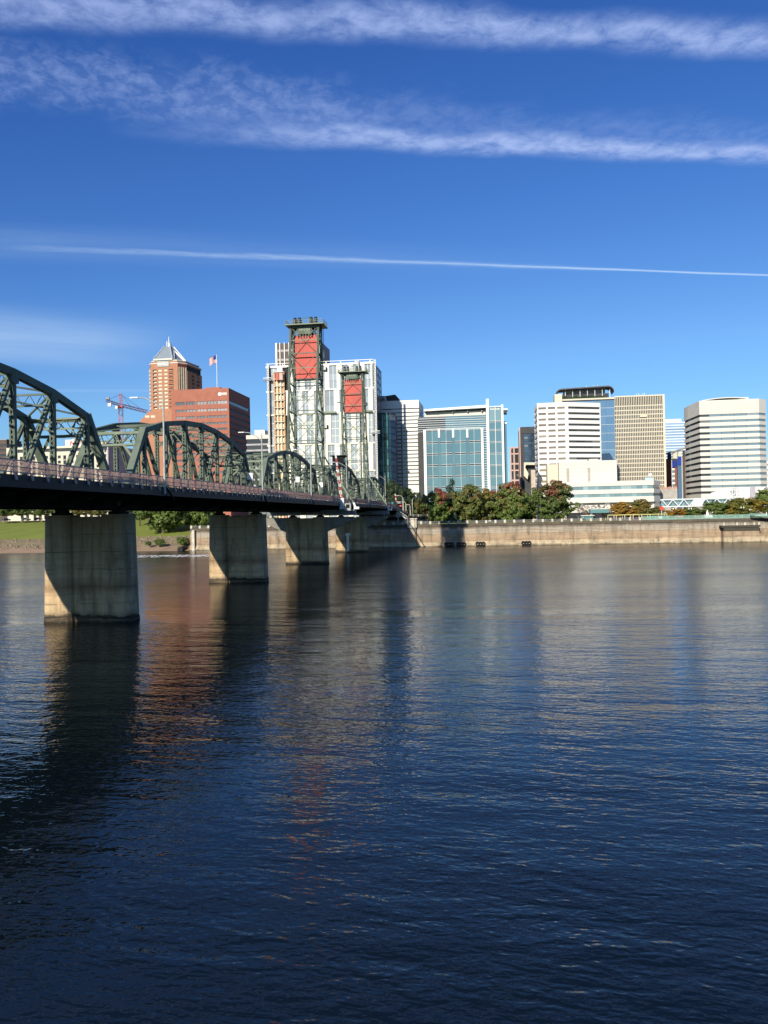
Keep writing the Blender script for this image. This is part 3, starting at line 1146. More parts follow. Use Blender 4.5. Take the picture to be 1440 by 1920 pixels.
    mb.bar(B(sm, 2.6, zt + 0.62), B(sm, 2.6, zt + 3.2), 0.16, 0.16, BU)
    mb.build('hoist_frame', tl, o)
    mb = MB()
    mb.frame(B(sm, TW / 2, 0), BU, BV, Vector((0, 0, 1)), -1.8, 1.8, -1.7, 1.7, zt - 1.1, zt + 0.3)
    mb.build('machinery_box', palegreen, o)
    # service landings and ladder
    for z in (38.5, 55.0):
        mb = MB()
        mb.frame(B(s0, 0, 0), BU, BV, Vector((0, 0, 1)), -1.3, 1.3, -1.5, -0.45, z, z + 0.12)
        mb.frame(B(s0, 0, 0), BU, BV, Vector((0, 0, 1)), -1.3, 1.3, -1.5, -1.42, z + 0.13, z + 1.1)
        mb.frame(B(s0, 0, 0), BU, BV, Vector((0, 0, 1)), -1.0, 1.0, TW + 0.45, TW + 1.9, z + 1.5, z + 1.64)
        mb.build('landing', palegreen, o)
    mb = MB()
    for q in (-0.25, 0.25):
        mb.bar(B(s0 + q, -0.75, 18), B(s0 + q, -0.75, zt), 0.06, 0.06, BU)
    for k in range(60):
        z = 18 + (zt - 18) * k / 60
        mb.bar(B(s0 - 0.25, -0.75, z), B(s0 + 0.25, -0.75, z), 0.04, 0.04, BV)
    mb.build('ladder', palegreen, o)
    # outrigger brace down to the cross beam end
    mb = MB()
    mb.bar(B(s0, -9.6, 15.4), B(s0, -0.35, 30.5), 0.42, 0.42, BU)
    mb.build('outrigger_brace', palegreen, o)
    mb = MB()
    mb.frame(B(s0, -9.6, 0), BU, BV, Vector((0, 0, 1)), -0.9, 0.9, -0.6, 0.9, 15.42, 16.1)
    mb.bar(B(s0, -9.2, 15.42), B(s0, -8.6, 17.3), 0.7, 0.5, BU)
    mb.build('brace_shoe', whitep, o)
    # counterweight hangs inside the tower
    TC = TW / 2 - 0.35
    cw = thing('counterweight', lab2, 'counterweight', B(sm, TC, 52.6), 'lift bridge counterweights')
    sc = sm + dirn * 0.1
    mb = MB()
    mb.frame(B(sc, TC, 0), BU, BV, Vector((0, 0, 1)), -1.0, 1.0, -3.3, 3.3, 52.7, 65.0)
    mb.build('block', redlead, cw)
    for t in np.linspace(-3.0, 3.0, 7):
        for sg in (-1, 1):
            mb = MB()
            mb.frame(B(sc + sg * 1.02, TC + float(t), 0), BU, BV, Vector((0, 0, 1)), -0.02, 0.02, -0.05, 0.05, 52.9, 64.8)
            mb.build('rib', redlead, cw)
    mb = MB()
    mb.frame(B(sc, TC, 0), BU, BV, Vector((0, 0, 1)), -1.1, 1.1, -3.4, 3.4, 52.35, 52.68)
    mb.build('sill', mat('dark_wheel_steel', (0.05, 0.06, 0.05)), cw)
    return o


tower(127.4, -1, 'taller looking green lattice lift tower with the larger red counterweight', 'larger looking red counterweight inside the nearer lift tower')
tower(201.7, 1, 'lower looking green lattice lift tower before the white apartment block', 'smaller looking red counterweight inside the farther lift tower')

# operator's house on the lift span
oh = thing('operator_house', 'dark operator house on top of the lift span', 'operator house', B(166, 1.0, 30.5))
for nm, m_, a in (('cabin', dgreen, (-2.0, 2.0, -1.3, 2.4, 30.0, 33.4)), ('roof', dgreen, (-2.6, 2.6, -1.9, 3.0, 33.4, 33.7))):
    mb = MB(); mb.frame(B(166, 1.0, 0), BU, BV, Vector((0, 0, 1)), *a); mb.build(nm, m_, oh)
dglass = glass('dark_window_glass', (0.04, 0.05, 0.055))
for q in (-1.2, 0.0, 1.2):
    mb = MB(); mb.frame(B(166, 1.0, 0), BU, BV, Vector((0, 0, 1)), q - 0.45, q + 0.45, -1.36, -1.31, 31.4, 32.8); mb.build('window', dglass, oh)

# bridge lamps
galv = mat('galvanised_steel', (0.42, 0.43, 0.38), 0.5, 0.12, 1.5, spec=0.4)
lamp_lab = ['tall bridge lamp with a long arm before the orange brick tower', 'bridge lamp between the red office block and the white apartment block',
            'bridge lamp before the farther end of the truss beside the taller tower', 'bridge lamp beside the red and white gate arm', 'bridge lamp before the farther lift tower',
            'bridge lamp above the sea wall end of the bridge']
for k, s in enumerate((-2.1, 43.3, 83.7, 130.5, 171.0, 214.0)):
    z = deck_z(s)
    o = thing('bridge_lamp', lamp_lab[k], 'street lamp', B(s, -EDGE - 0.1, z - 0.8), 'lamps along the bridge')
    mb = MB(); mb.tube(B(s, -EDGE - 0.35, z - 0.8), B(s, -EDGE - 0.35, 28.9), 0.17, 0.10, 10); mb.build('pole', galv, o)
    mb = MB(); mb.tube(B(s, -EDGE - 0.35, 28.9), B(s, -EDGE - 0.35, 30.3), 0.05, 0.03, 6); mb.build('finial', galv, o)
    mb = MB()
    pts = [B(s, -EDGE - 0.35, 27.4 + 0.0), B(s - .2, -EDGE + 0.6, 28.3), B(s - .4, -EDGE + 1.9, 29.0), B(s - .5, -EDGE + 3.1, 29.1)]
    for a, b_ in zip(pts, pts[1:]):
        mb.tube(a, b_, 0.07, n=6)
    mb.build('arm', galv, o)
    mb = MB(); mb.bar(pts[-1] - BV * 0.3, pts[-1] + BV * 0.8, 0.16, 0.32, (0, 0, 1)); mb.build('lamp_head', whitep, o)
    mb = MB(); mb.bar(B(s + 0.1, -EDGE - 0.45, z + 0.1), B(s + 2.6, -EDGE - 0.6, z - 1.5), 0.2, 0.2); mb.build('dark_bar', dgreen, o)  # slim dark bar slanting down from the pole foot

# sign plates standing on the bridge
for k, (px, py, lab) in enumerate(((469, 893, 'white sign plate on a post in front of the end of the near truss span'),
                                   (558, 899, 'white sign plate on a post beside the truss under the taller tower'),
                                   (602, 909, 'white sign plate on a post at the foot of the lift span'))):
    r = ray(px, py)
    c_ = BO + BV * -5.2
    kk = (c_.x * BV.x + c_.y * BV.y) / (r.x * BV.x + r.y * BV.y)
    P = r * kk
    s = (Vector((P.x, P.y, 0)) - BO).dot(BU)
    z = CAM_Z + P.z
    o = thing('traffic_sign', lab, 'sign', B(s, -5.2, deck_z(s)), 'sign plates on the bridge')
    mb = MB(); mb.tube(B(s + 0.06, -5.2, deck_z(s)), B(s + 0.06, -5.2, z + 0.5), 0.05, n=6); mb.build('post', galv, o)
    mb = MB(); mb.frame(B(s, -5.2, z), BU, BV, Vector((0, 0, 1)), -0.03, 0.0, -0.48, 0.48, -0.62, 0.62); mb.build('plate', whitep, o)

# raised gate arms, red and white
redp = mat('signal_red_paint', (0.55, 0.03, 0.03), 0.5, 0.1, 1.0)
for (s, t, zb, zt_, n, lean, lab) in ((121.0, -7.6, 17.6, 30.5, 13, -0.12, 'raised red and white striped gate arm with white machine box on the bridge railing'),
                                     (268.0, -5.5, 15.0, 23.5, 9, -0.10, 'raised red and white striped gate arm far off at the landing end of the bridge')):
    o = thing('gate_arm', lab, 'gate', B(s, t, deck_z(s)), 'raised traffic gates')
    dz = (zt_ - zb) / n
    for k in range(n):
        z0, z1 = zb + dz * k, zb + dz * (k + 1)
        mb = MB()
        for q in (-0.30, 0.30):
            mb.bar(B(s, t + q * (1 - k / n * .5) - lean * (z0 - zb), z0), B(s, t + q * (1 - (k + 1) / n * .5) - lean * (z1 - zb), z1 - 0.01), 0.13, 0.12, BV)
        mb.bar(B(s, t - 0.30 * (1 - k / n * .5) - lean * (z0 - zb), z0), B(s, t + 0.30 * (1 - k / n * .5) - lean * (z1 - zb), z1), 0.09, 0.08, BV)
        mb.build('stripe', redp if k % 2 else whitep, o)
    mb = MB(); mb.frame(B(s, t, 0), BU, BV, Vector((0, 0, 1)), -0.7, 0.7, -0.6, 0.6, zb - 2.2, zb + 0.9); mb.build('machine_box', whitep, o)
    mb = MB(); mb.frame(B(s, t - 1.6, 0), BU, BV, Vector((0, 0, 1)), -0.7, 0.7, -0.9, 0.7, zb - 2.6, zb - 0.6); mb.build('counterbalance', galv, o)
    mb = MB(); mb.frame(B(s - 0.72, t - 1.6, 0), BU, BV, Vector((0, 0, 1)), -0.04, 0.0, -0.6, 0.4, zb - 1.9, zb - 0.9); mb.build('vent', dgreen, o)

# landing approach: elevated road running into the town and a stair down to the promenade
ap = thing('approach_viaduct', 'dark elevated approach road beyond the bridge end', 'viaduct', B(300, 4, 9.6))
for a, b_ in ((340, 380), (380, 430), (430, 500)):
    za, zb_ = deck_z(a), deck_z(b_)
    mb = MB()
    mb.hexa([B(a, -EDGE, za - 1.2), B(b_, -EDGE, zb_ - 1.2), B(b_, TW + EDGE, zb_ - 1.2), B(a, TW + EDGE, za - 1.2),
             B(a, -EDGE, za), B(b_, -EDGE, zb_), B(b_, TW + EDGE, zb_), B(a, TW + EDGE, za)])
    mb.build('road_slab', asphalt, ap)
p0, p1 = Wp(Wpx(731, 975, 14)[0], 14, 0), Wp(Wpx(802, 975, 22)[0], 22, 0)
e_ = (p1 - p0).normalized()
nrm = Vector((-e_.y, e_.x, 0))
mb = MB(); mb.frame(p0, e_, nrm, Vector((0, 0, 1)), 0, (p1 - p0).length, 0, 7, 11.7, 12.9); mb.build('ramp_slab', dgreen, ap)
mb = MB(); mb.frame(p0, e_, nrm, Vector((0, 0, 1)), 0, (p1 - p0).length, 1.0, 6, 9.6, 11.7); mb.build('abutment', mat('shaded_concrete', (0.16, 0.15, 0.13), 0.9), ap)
L_ = (p1 - p0).length
for k in range(9):
    mb = MB(); c_ = p0 + e_ * (L_ * k / 8.0); mb.bar(c_ + Vector((0, 0, 12.9)), c_ + Vector((0, 0, 13.9)), 0.25, 0.25); mb.build('post', stone, ap)
mb = MB()
for z in (13.3, 13.8):
    mb.bar(p0 + Vector((0, 0, z)), p1 + Vector((0, 0, z)), 0.10, 0.08)
mb.build('rail', galv, ap)
st = thing('stairway', 'pale zigzag stairway from the bridge end down to the promenade', 'stairs', Wp(Wpx(757, 975, 3)[0], 3, 9.6))
fl = [at(745, 960, 356), at(765, 974, 356), at(748, 989, 354)]
for a, b_ in zip(fl, fl[1:]):
    nst = 12
    for k in range(nst):
        c_ = a.lerp(b_, (k + 0.5) / nst)
        piece('step', stone, st, c_, (0.5, 1.9, 0.16), -GA)
    for q in (-0.95, 0.95):
        mb = MB()
        mb.bar(a + WN * q + Vector((0, 0, 1.0)), b_ + WN * q + Vector((0, 0, 1.0)), 0.09, 0.09)
        mb.bar(a + WN * q + Vector((0, 0, -0.2)), b_ + WN * q + Vector((0, 0, -0.2)), 0.35, 0.1, (0, 0, 1))
        for k in range(7):
            c_ = a.lerp(b_, k / 6) + WN * q
            mb.bar(c_, c_ + Vector((0, 0, 1.0)), 0.07, 0.07, WE)
        mb.build('stair_rail', mat('cream_paint', (0.62, 0.58, 0.47), 0.6), st)
mb = MB(); mb.bar(fl[0] + Vector((0.3, 0, -0.2)), Vector((fl[0].x + 0.3, fl[0].y, 9.5)), 0.3, 0.3, WE); mb.build('post', galv, st)
py_ = thing('wall_pylon', 'pale stone block standing on the sea wall right of the bridge', 'pylon', Wp(Wpx(774, 990)[0], 0, 8))
wpy = Wpx(775, 990)[0]
mb = MB(); mb.frame(Wp(wpy, 0, 0), WE, WN, Vector((0, 0, 1)), -2.3, 1.5, -1.3, 2.0, 8.3, 11.9); mb.build('block', stone, py_)
mb = MB(); mb.frame(Wp(wpy, 0, 0), WE, WN, Vector((0, 0, 1)), -2.6, 1.8, -1.6, 2.3, 11.9, 12.3); mb.build('cap', stone, py_)
mb = MB(); mb.frame(Wp(wpy, 0, 0), WE, WN, Vector((0, 0, 1)), -2.0, 1.2, -1.2, -0.3, -2, 8.28); mb.build('buttress', wallmat, py_)

# ------------------------------------------------------------------ buildings
UPV = Vector((0, 0, 1))
GZ = 8.5


class Fac:
    """one facade: p0 -> p1 is left to right seen from outside; u runs along it, n points outwards"""
    def __init__(self, p0, p1):
        self.p0, self.p1 = Vector((p0[0], p0[1], 0)), Vector((p1[0], p1[1], 0))
        d = self.p1 - self.p0
        self.L = d.length
        self.u = d / self.L
        self.n = Vector((self.u.y, -self.u.x, 0))
        self.ang = math.atan2(self.u.y, self.u.x)

    def uz(self, px, py):
        r = ray(px, py)
        k = (self.p0.x * self.n.x + self.p0.y * self.n.y) / (r.x * self.n.x + r.y * self.n.y)
        P = r * k
        return (Vector((P.x, P.y, 0)) - self.p0).dot(self.u), CAM_Z + P.z

    def U(self, px, py=850):
        return self.uz(px, py)[0]

    def Z(self, px, py):
        return self.uz(px, py)[1]

    def put(self, name, material, parent, u0, u1, z0, z1, n0, n1):
        c = self.p0 + self.u * ((u0 + u1) / 2) + self.n * ((n0 + n1) / 2) + UPV * ((z0 + z1) / 2)
        return piece(name, material, parent, c, (abs(u1 - u0), abs(n1 - n0), abs(z1 - z0)), self.ang)

    def add(self, mb, u0, u1, z0, z1, n0, n1):
        mb.frame(self.p0, self.u, self.n, UPV, u0, u1, n0, n1, z0, z1)

    def punched(self, parent, material, rows, cols, z0, z1, T=0.4, u0=0.0, u1=None, name='wall'):
        """a wall with real openings: rows = [(zlo, zhi)], cols = [(ulo, uhi)]"""
        u1 = self.L if u1 is None else u1
        mb = MB()
        rows = sorted(rows)
        z = z0
        for a, b in rows:
            if a > z:
                self.add(mb, u0, u1, z, a, -T, 0)
            uu = u0
            for c, d in sorted(cols):
                if c > uu:
                    self.add(mb, uu, c, a, b, -T, 0)
                uu = max(uu, d)
            if uu < u1:
                self.add(mb, uu, u1, a, b, -T, 0)
            z = b
        if z < z1:
            self.add(mb, u0, u1, z, z1, -T, 0)
        return mb.build(name, material, parent)


def front(x0, x1, Yc, py=850, ang=GA):
    """front line through the depth Yc at its middle, turned like the street grid; returns its two ends"""
    ta = math.tan(ang)
    rm = ray((x0 + x1) / 2, py)
    km = rm.x / rm.y
    out = []
    for x in (x0, x1):
        r = ray(x, py)
        k = r.x / r.y
        Y = Yc * (1 + ta * km) / (1 + ta * k)
        out.append(Vector((k * Y, Y, 0)))
    return out


def rect(x0, x1, Yc, D, py=850):
    a, b = front(x0, x1, Yc, py)
    return [a, b, b + BU * D, a + BU * D]


def inset(poly, d):
    out = []
    n = len(poly)
    for i in range(n):
        a, b, c = poly[i - 1], poly[i], poly[(i + 1) % n]
        e1, e2 = (b - a).normalized(), (c - b).normalized()
        n1, n2 = Vector((-e1.y, e1.x, 0)), Vector((-e2.y, e2.x, 0))
        k = d / (1 + n1.dot(n2))
        out.append(b + (n1 + n2) * k)
    return out


def facs(poly):
    return [Fac(poly[i], poly[(i + 1) % len(poly)]) for i in range(len(poly))]


def slab(name, material, parent, poly, z0, z1, top=None):
    mb = MB()
    mb.prism([(p.x, p.y) for p in poly], z0, z1, [(p.x, p.y) for p in top] if top else None)
    return mb.build(name, material, parent)


def building(name, label, poly, cat='building', group=None):
    c = sum(poly, Vector((0, 0, 0))) / len(poly)
    return thing(name, label, cat, (c.x, c.y, GZ), group)


darkroom = mat('dark_interior', (0.03, 0.032, 0.035), 0.8)
white_pc = mat('white_precast', (0.80, 0.77, 0.70), 0.8, 0.02, 0.25, spec=0.2)
cream_pc = mat('cream_precast', (0.64, 0.58, 0.44), 0.8, 0.025, 0.25, spec=0.2)
lime = mat('pale_limestone', (0.64, 0.61, 0.53), 0.8, 0.025, 0.3, spec=0.2)
brick_o = mat('orange_brick', (0.44, 0.21, 0.125), 0.85, 0.06, 0.3, color2=(0.37, 0.18, 0.11), spec=0.15)
brick_r = mat('red_brick', (0.385, 0.148, 0.10), 0.85, 0.06, 0.3, color2=(0.33, 0.128, 0.088), spec=0.15)
g_grey = glass('grey_window_glass', (0.14, 0.145, 0.14), ior=1.7)
g_dark = glass('dark_band_glass', (0.045, 0.047, 0.045), ior=1.5)
g_teal = glass('teal_curtain_glass', (0.09, 0.175, 0.20), ior=1.9, var=0.14, blinds=0.0, cell=(0.22, 0.22, 0.25))
g_blue = glass('blue_curtain_glass', (0.10, 0.19, 0.30), ior=2.0, var=0.12, blinds=0.0)
g_green = glass('green_curtain_glass', (0.03, 0.13, 0.10), ior=1.6, var=0.8)
g_pale = glass('pale_apartment_glass', (0.30, 0.335, 0.345), ior=1.6, var=0.25, cell=(0.35, 0.35, 0.33))
g_pteal = glass('pale_teal_glass', (0.18, 0.28, 0.30), ior=1.8, var=0.25)
g_dull = mat('unlit_window', (0.03, 0.028, 0.028), 0.5, 0.1, 0.5, spec=0.15)
roofgrey = mat('roof_grey', (0.30, 0.31, 0.32), 0.8)
metal_l = mat('light_roof_metal', (0.58, 0.61, 0.62), 0.4, 0.06, 0.3, metallic=0.3)


def banded(o, poly, z_top, z_bot, n, frac, wallm, glassm, parapet=0.0, setb=0.45, faces=(0, 1, -1), z_last=None, glass_by_face=None):
    """slab bands of wall with continuous strip windows recessed between them"""
    slab('core', darkroom, o, inset(poly, setb + 0.15), GZ, z_top)
    zt = z_top - parapet
    dz = (zt - z_bot) / n
    slab('parapet', wallm, o, poly, zt, z_top + 0.4)
    fs = facs(inset(poly, setb))
    for k in range(n):
        za = zt - dz * k
        zb_ = za - dz * frac
        zc = za - dz
        slab('spandrel', wallm, o, poly, zc, zb_)
        for i in faces:
            f = fs[i]
            gm = (glass_by_face or {}).get(i, glassm)
            if isinstance(gm, list):
                for (a, b_, m_) in gm:
                    f.put('window_strip', m_, o, f.L * a + 0.02, f.L * b_ - 0.02, zb_ + 0.02, za - 0.02, -0.12, 0.0)
            else:
                f.put('window_strip', gm, o, 0.02, f.L - 0.02, zb_ + 0.02, za - 0.02, -0.12, 0.0)
    slab('base', wallm, o, poly, GZ, z_bot - 0.01)


# --- dark brown block at the left edge, seen through the truss
poly = rect(-40, 13, 610, 20)
o = building('office_block', 'dark brown office block at the very left edge behind the truss', poly)
f = facs(poly)
zt = f[0].Z(8, 825)
brown = mat('brown_cladding', (0.11, 0.075, 0.06), 0.7)
slab('body', brown, o, inset(poly, 0.4), GZ, zt)
slab('roof', roofgrey, o, poly, zt, zt + 0.6)
dz = 3.6
for k in range(9):
    z = zt - 1.2 - dz * k
    slab('spandrel', brown, o, poly, z - 1.9, z)
    f[0].put('window_strip', g_dark, o, 0.5, f[0].L - 0.5, z - 3.5, z - 1.95, -0.39, -0.3)
    f[1].put('window_strip', g_dark, o, 0.5, f[1].L - 0.5, z - 3.5, z - 1.95, -0.39, -0.3)

# --- cream hotel behind the truss
poly = rect(12, 203, 560, 40)
o = building('hotel', 'long cream hotel behind the left truss with a red script sign', poly)
f = facs(poly)
f0 = f[0]
zt = f0.Z(100, 837)
slab('core', darkroom, o, inset(poly, 0.9), GZ, zt - 0.5)
slab('roof', cream_pc, o, poly, zt - 1.4, zt)
mb = MB()
f0.add(mb, 0, f0.U(33), GZ, zt - 1.4, -0.9, 0)
mb.build('end_wall', cream_pc, o)
mb = MB()
f[1].add(mb, 0.0, f[1].L, GZ, zt - 1.4, -0.9, 0)
mb.build('side_wall', mat('grey_render_and_shade', (0.42, 0.40, 0.42), 0.8), o)  # side away from the sun, its shade put into the grey
u_a, u_b = f0.U(33), f0.L - 0.92
f0.put('cornice', cream_pc, o, u_a, u_b, zt - 6.3, zt - 3.65, -0.85, -0.05)
f0.put('window_strip', g_dark, o, u_a, u_b, zt - 3.6, zt - 1.7, -0.88, -0.75)
nc = 14
for k in range(nc + 1):
    u = u_a + (u_b - u_a) * k / nc
    wd = 1.8 if k % 2 else 3.2
    f0.put('pier', cream_pc, o, max(u_a, u - wd / 2), min(u_b, u + wd / 2), GZ, zt - 6.32, -0.85, -0.03)
for k in range(nc):
    ua, ub = u_a + (u_b - u_a) * k / nc + 0.7, u_a + (u_b - u_a) * (k + 1) / nc - 0.7
    for j in range(9):
        z = zt - 6.4 - 3.4 * (j + 1)
        if k in (1, 4, 5, 6, 8, 9, 10, 11, 12):
            f0.put('balcony', cream_pc, o, ua, ub, z, z + 1.5, -0.8, -0.1)
        else:
            f0.put('balcony', mat('hotel_balcony', (0.34, 0.29, 0.23), 0.8), o, ua, ub, z, z + 1.0, -0.8, -0.2)
        f0.put('window', g_dark, o, ua + 0.4, ub - 0.4, z + 1.55, z + 3.2, -0.88, -0.8)
ua, ub = f0.U(122), f0.U(160)
za, zb_ = f0.Z(140, 842), f0.Z(140, 824)
mb = MB()
f0.add(mb, ua, ub, zt + 0.01, zb_, -6, -0.6)
sb = mb.build('sign_block', white_pc, o)
cv = bpy.data.curves.new('lettering', 'FONT')
cv.body = 'Marriott'
cv.size = 5.2
cv.extrude = 0.08
cv.shear = 0.25
cv.materials.append(mat('sign_red', (0.62, 0.04, 0.05), 0.5))
tmp = bpy.data.objects.new('lettering', cv)
COL.objects.link(tmp)
bpy.context.view_layer.update()
tx = bpy.data.objects.new('lettering', bpy.data.meshes.new_from_object(tmp.evaluated_get(bpy.context.evaluated_depsgraph_get())))
bpy.data.objects.remove(tmp)
COL.objects.link(tx)
tx.parent = sb
P = f0.p0 + f0.u * f0.U(129) + f0.n * -0.45
tx.location = Vector((P.x, P.y, f0.Z(135, 836.5))) - o.location
tx.rotation_euler = (math.pi / 2, 0, f0.ang)
f0.put('rooftop_rail', railmet, o, f0.U(132), f0.U(137), zb_, zb_ + 1.0, -3, -2.8)
# --- right wing of the hotel
zt2 = f0.Z(196, 829)
mb = MB()
f0.add(mb, f0.U(188), f0.L - 0.95, zt + 0.02, zt2, -14, -0.05)
mb.build('wing', cream_pc, o)
for q in (191.5, 197.5):
    for y in (836, 845, 854, 863, 872):
        u = f0.U(q)
        z = f0.Z(q, y)
        f0.put('window', g_dark, o, u - 0.6, u + 0.6, z - 1.0, z + 1.0, 0.0, 0.06)

# --- tower crane
crane = mat('crane_red_paint', (0.46, 0.09, 0.11), 0.55, 0.1, 0.5, color2=(0.40, 0.16, 0.17))
cr = thing('tower_crane', 'red tower crane with a lattice jib left of the orange brick tower', 'crane', at(226, 960, 640) * 1.0)
cr.location.z = GZ


def lattice(p, q, w, n, name, parent, m_):
    mb = MB()
    p, q = Vector(p), Vector(q)
    a = (q - p).normalized()
    s = (Vector((0, 0, 1)) if abs(a.z) < 0.9 else Vector((1, 0, 0)))
    s = (s - a * s.dot(a)).normalized()
    b = a.cross(s)
    cs = [(-1, -1), (1, -1), (1, 1), (-1, 1)]
    for x, y in cs:
        d = s * (x * w / 2) + b * (y * w / 2)
        mb.bar(p + d, q + d, 0.24, 0.24)
    for i in range(4):
        d0 = s * (cs[i][0] * w / 2) + b * (cs[i][1] * w / 2)
        d1 = s * (cs[(i + 1) % 4][0] * w / 2) + b * (cs[(i + 1) % 4][1] * w / 2)
        for k in range(n):
            A, C = p.lerp(q, k / n), p.lerp(q, (k + 1) / n)
            mb.bar(A + (d0 if k % 2 else d1), C + (d1 if k % 2 else d0), 0.16, 0.16)
    return mb.build(name, m_, parent)


mt_, mbm = at(226.5, 766, 640), at(229, 985, 640)
mbm.z = GZ
lattice(mbm, mt_, 2.6, 26, 'mast', cr, crane)
lattice(at(227, 759, 640), at(226, 738, 640), 1.5, 4, 'apex', cr, crane)
lattice(at(228, 760, 640), at(276, 772, 665), 2.0, 12, 'jib', cr, crane)
lattice(at(226, 760, 640), at(199, 751, 625), 1.5, 6, 'counter_jib', cr, crane)
mb = MB(); c = at(206, 759, 628); mb.box(c, (2.4, 2.2, 2.6)); mb.build('ballast', whitep, cr)
mb = MB(); c = at(226.5, 763, 640); mb.box(c, (3.4, 3.4, 2.0)); mb.build('slewing_ring', crane, cr)
mb = MB(); c = at(219, 764, 639); mb.box(c, (1.8, 2.0, 2.2)); mb.build('cab', whitep, cr)
mb = MB(); c = at(202, 747, 626); mb.box(c, (2.6, 1.8, 1.6)); mb.build('winch', roofgrey, cr)
for e in (at(247, 764, 650), at(268, 769, 661)):
    mb = MB(); mb.tube(at(226, 739, 640), e, 0.12, n=5); mb.build('pendant', mat('cable_steel', (0.1, 0.1, 0.09)), cr)
mb = MB(); mb.tube(at(226, 739, 640), at(203, 750, 627), 0.12, n=5); mb.build('pendant', mat('cable_steel', (0.1, 0.1, 0.09)), cr)

# --- orange brick tower with steel pyramid top
a, b = front(283, 334, 650, 730)
a2, b2 = a - WE * 2.6 + BU * 3.4, b + WE * 5.2 + BU * 6.8
cpt = b2 + WE * 2.5 + BU * 26
dpt = a2 + BU * 30
poly = [a, b, b2, cpt, dpt, a2]
o = building('brick_tower', 'orange brick tower with a steel pyramid roof and spire', poly)
f = facs(poly)
f0 = f[0]
zt = f0.Z(306, 683)
zb = f0.Z(300, 768)
slab('core', darkroom, o, inset(poly, 0.7), GZ, zt - 0.3)
rows = []
nfl = 11
dzf = (f0.Z(305, 692) - f0.Z(305, 769)) / nfl
z1_ = f0.Z(305, 692)
for k in range(nfl):
    z = z1_ - dzf * k
    rows.append((z - dzf * 0.62, z - dzf * 0.06))
cols = [(f0.U(x0), f0.U(x1)) for x0, x1 in ((289.5, 296.5), (299, 306), (310, 316.5), (319, 327.5))]
f0.punched(o, brick_o, rows, cols, GZ, zt, 0.7)
creamw = mat('cream_blind_glass', (0.66, 0.58, 0.42), 0.35, 0.15, 0.8)
for k, (za, zb_) in enumerate(rows):
    for j, (ua, ub) in enumerate(cols):
        if j in (1, 2):
            f0.put('window', creamw, o, ua, ub, za, zb_ - (zb_ - za) * 0.1, -0.5, -0.3)
        else:
            f0.put('window', g_dark, o, ua, ub, za, zb_, -0.69, -0.6)
            f0.put('balcony', creamw if j == 0 else brick_o, o, ua + (ub - ua) * (0.35 if j == 0 else 0.0), ub + (0.3 if j == 0 else 0), za - 0.3, za + (zb_ - za) * 0.42, -0.45, 0.55)
# chamfer on the right: white columns
fc = f[1]
cols = [(fc.L * (q + 0.18), fc.L * (q + 0.30)) for q in (0.02, 0.24, 0.46, 0.68)]
mb = MB(); fc.add(mb, 0.02, fc.L - 0.02, GZ, zt - 1.0, -0.68, -0.3); mb.build('wall', mat('dark_red_brick', (0.22, 0.07, 0.05), 0.85), o)
for q in (0.10, 0.34, 0.56, 0.80):
    fc.put('column', creamw, o, fc.L * q, fc.L * (q + 0.10), GZ, zt - 2.4, -0.3, 0.1)
for i in (2, 3, 4):
    mb = MB(); f[i].add(mb, 0.02, f[i].L - 0.02, GZ, zt - 4.5, -0.68, 0); mb.build('wall', brick_o, o)
for k in range(nfl):
    za, zb_ = rows[k]
    f[2].put('window', g_dark, o, f[2].L * 0.3, f[2].L * 0.45, za, zb_, 0.0, 0.05)
    f[2].put('window', g_dark, o, f[2].L * 0.65, f[2].L * 0.8, za, zb_, 0.0, 0.05)
fl_ = f[5]
mb = MB(); fl_.add(mb, 0.02, fl_.L - 0.02, GZ, zt - 2, -0.68, -0.2); mb.build('wall', brick_o, o)
for za, zb_ in rows:
    fl_.put('bay_window', mat('pale_bay_window', (0.60, 0.60, 0.52), 0.4, 0.12, 0.8), o, 0.4, fl_.L - 0.4, za - 0.4, zb_ + 0.1, -0.2, 0.35)
# crown
ctr = sum(poly, Vector((0, 0, 0))) / 6
ctr = Vector((ctr.x, ctr.y, 0))


def scaled(pl, k):
    return [ctr + (p - ctr) * k for p in pl]


slab('crown_step', brick_o, o, scaled(poly, 0.98), zt - 0.3, zt + 0.5)
slab('crown_step', lime, o, scaled(poly, 1.0), zt + 0.5, zt + 1.2)
slab('crown_step', brick_o, o, scaled(poly, 0.9), zt + 1.2, zt + 2.6)
slab('crown_step', lime, o, scaled(poly, 0.92), zt + 2.6, zt + 3.3)
ptop = f0.Z(318, 651)
def P2(x, Y):
    p = at(x, 690, Y)
    return Vector((p.x, p.y, 0))


base = [P2(289, 652), P2(323, 650), P2(349, 664), P2(343, 690), P2(294, 690)]
pc = P2(317.5, 668)
topp = [pc + (p - pc) * 0.28 for p in base]
slate = mat('blue_grey_roof_steel', (0.30, 0.35, 0.37), 0.45, 0.03, 0.3, metallic=0.2)
z_py = zt + 3.3
ptop = at(318, 650.5, 666).z
slab('pyramid_base', lime, o, [pc + (p - pc) * 1.05 for p in base], z_py, z_py + 1.3)
slab('pyramid_roof', slate, o, base, z_py + 1.3, ptop, topp)
for i in range(5):
    mb = MB()
    pa, pb = base[i], topp[i]
    mb.bar((pa.x, pa.y, z_py + 1.3), (pb.x, pb.y, ptop), 1.2, 0.9)
    mb.build('hip_rib', metal_l, o)
q0, q1 = base[1].lerp(base[2], 0.14), base[1].lerp(base[2], 0.86)
ap_ = topp[1].lerp(topp[2], 0.5).lerp(base[1].lerp(base[2], 0.5), 0.3)
apz = ptop - 0.3 * (ptop - z_py)
nrm_ = Vector((0.6, -1, 0)).normalized() * 0.6
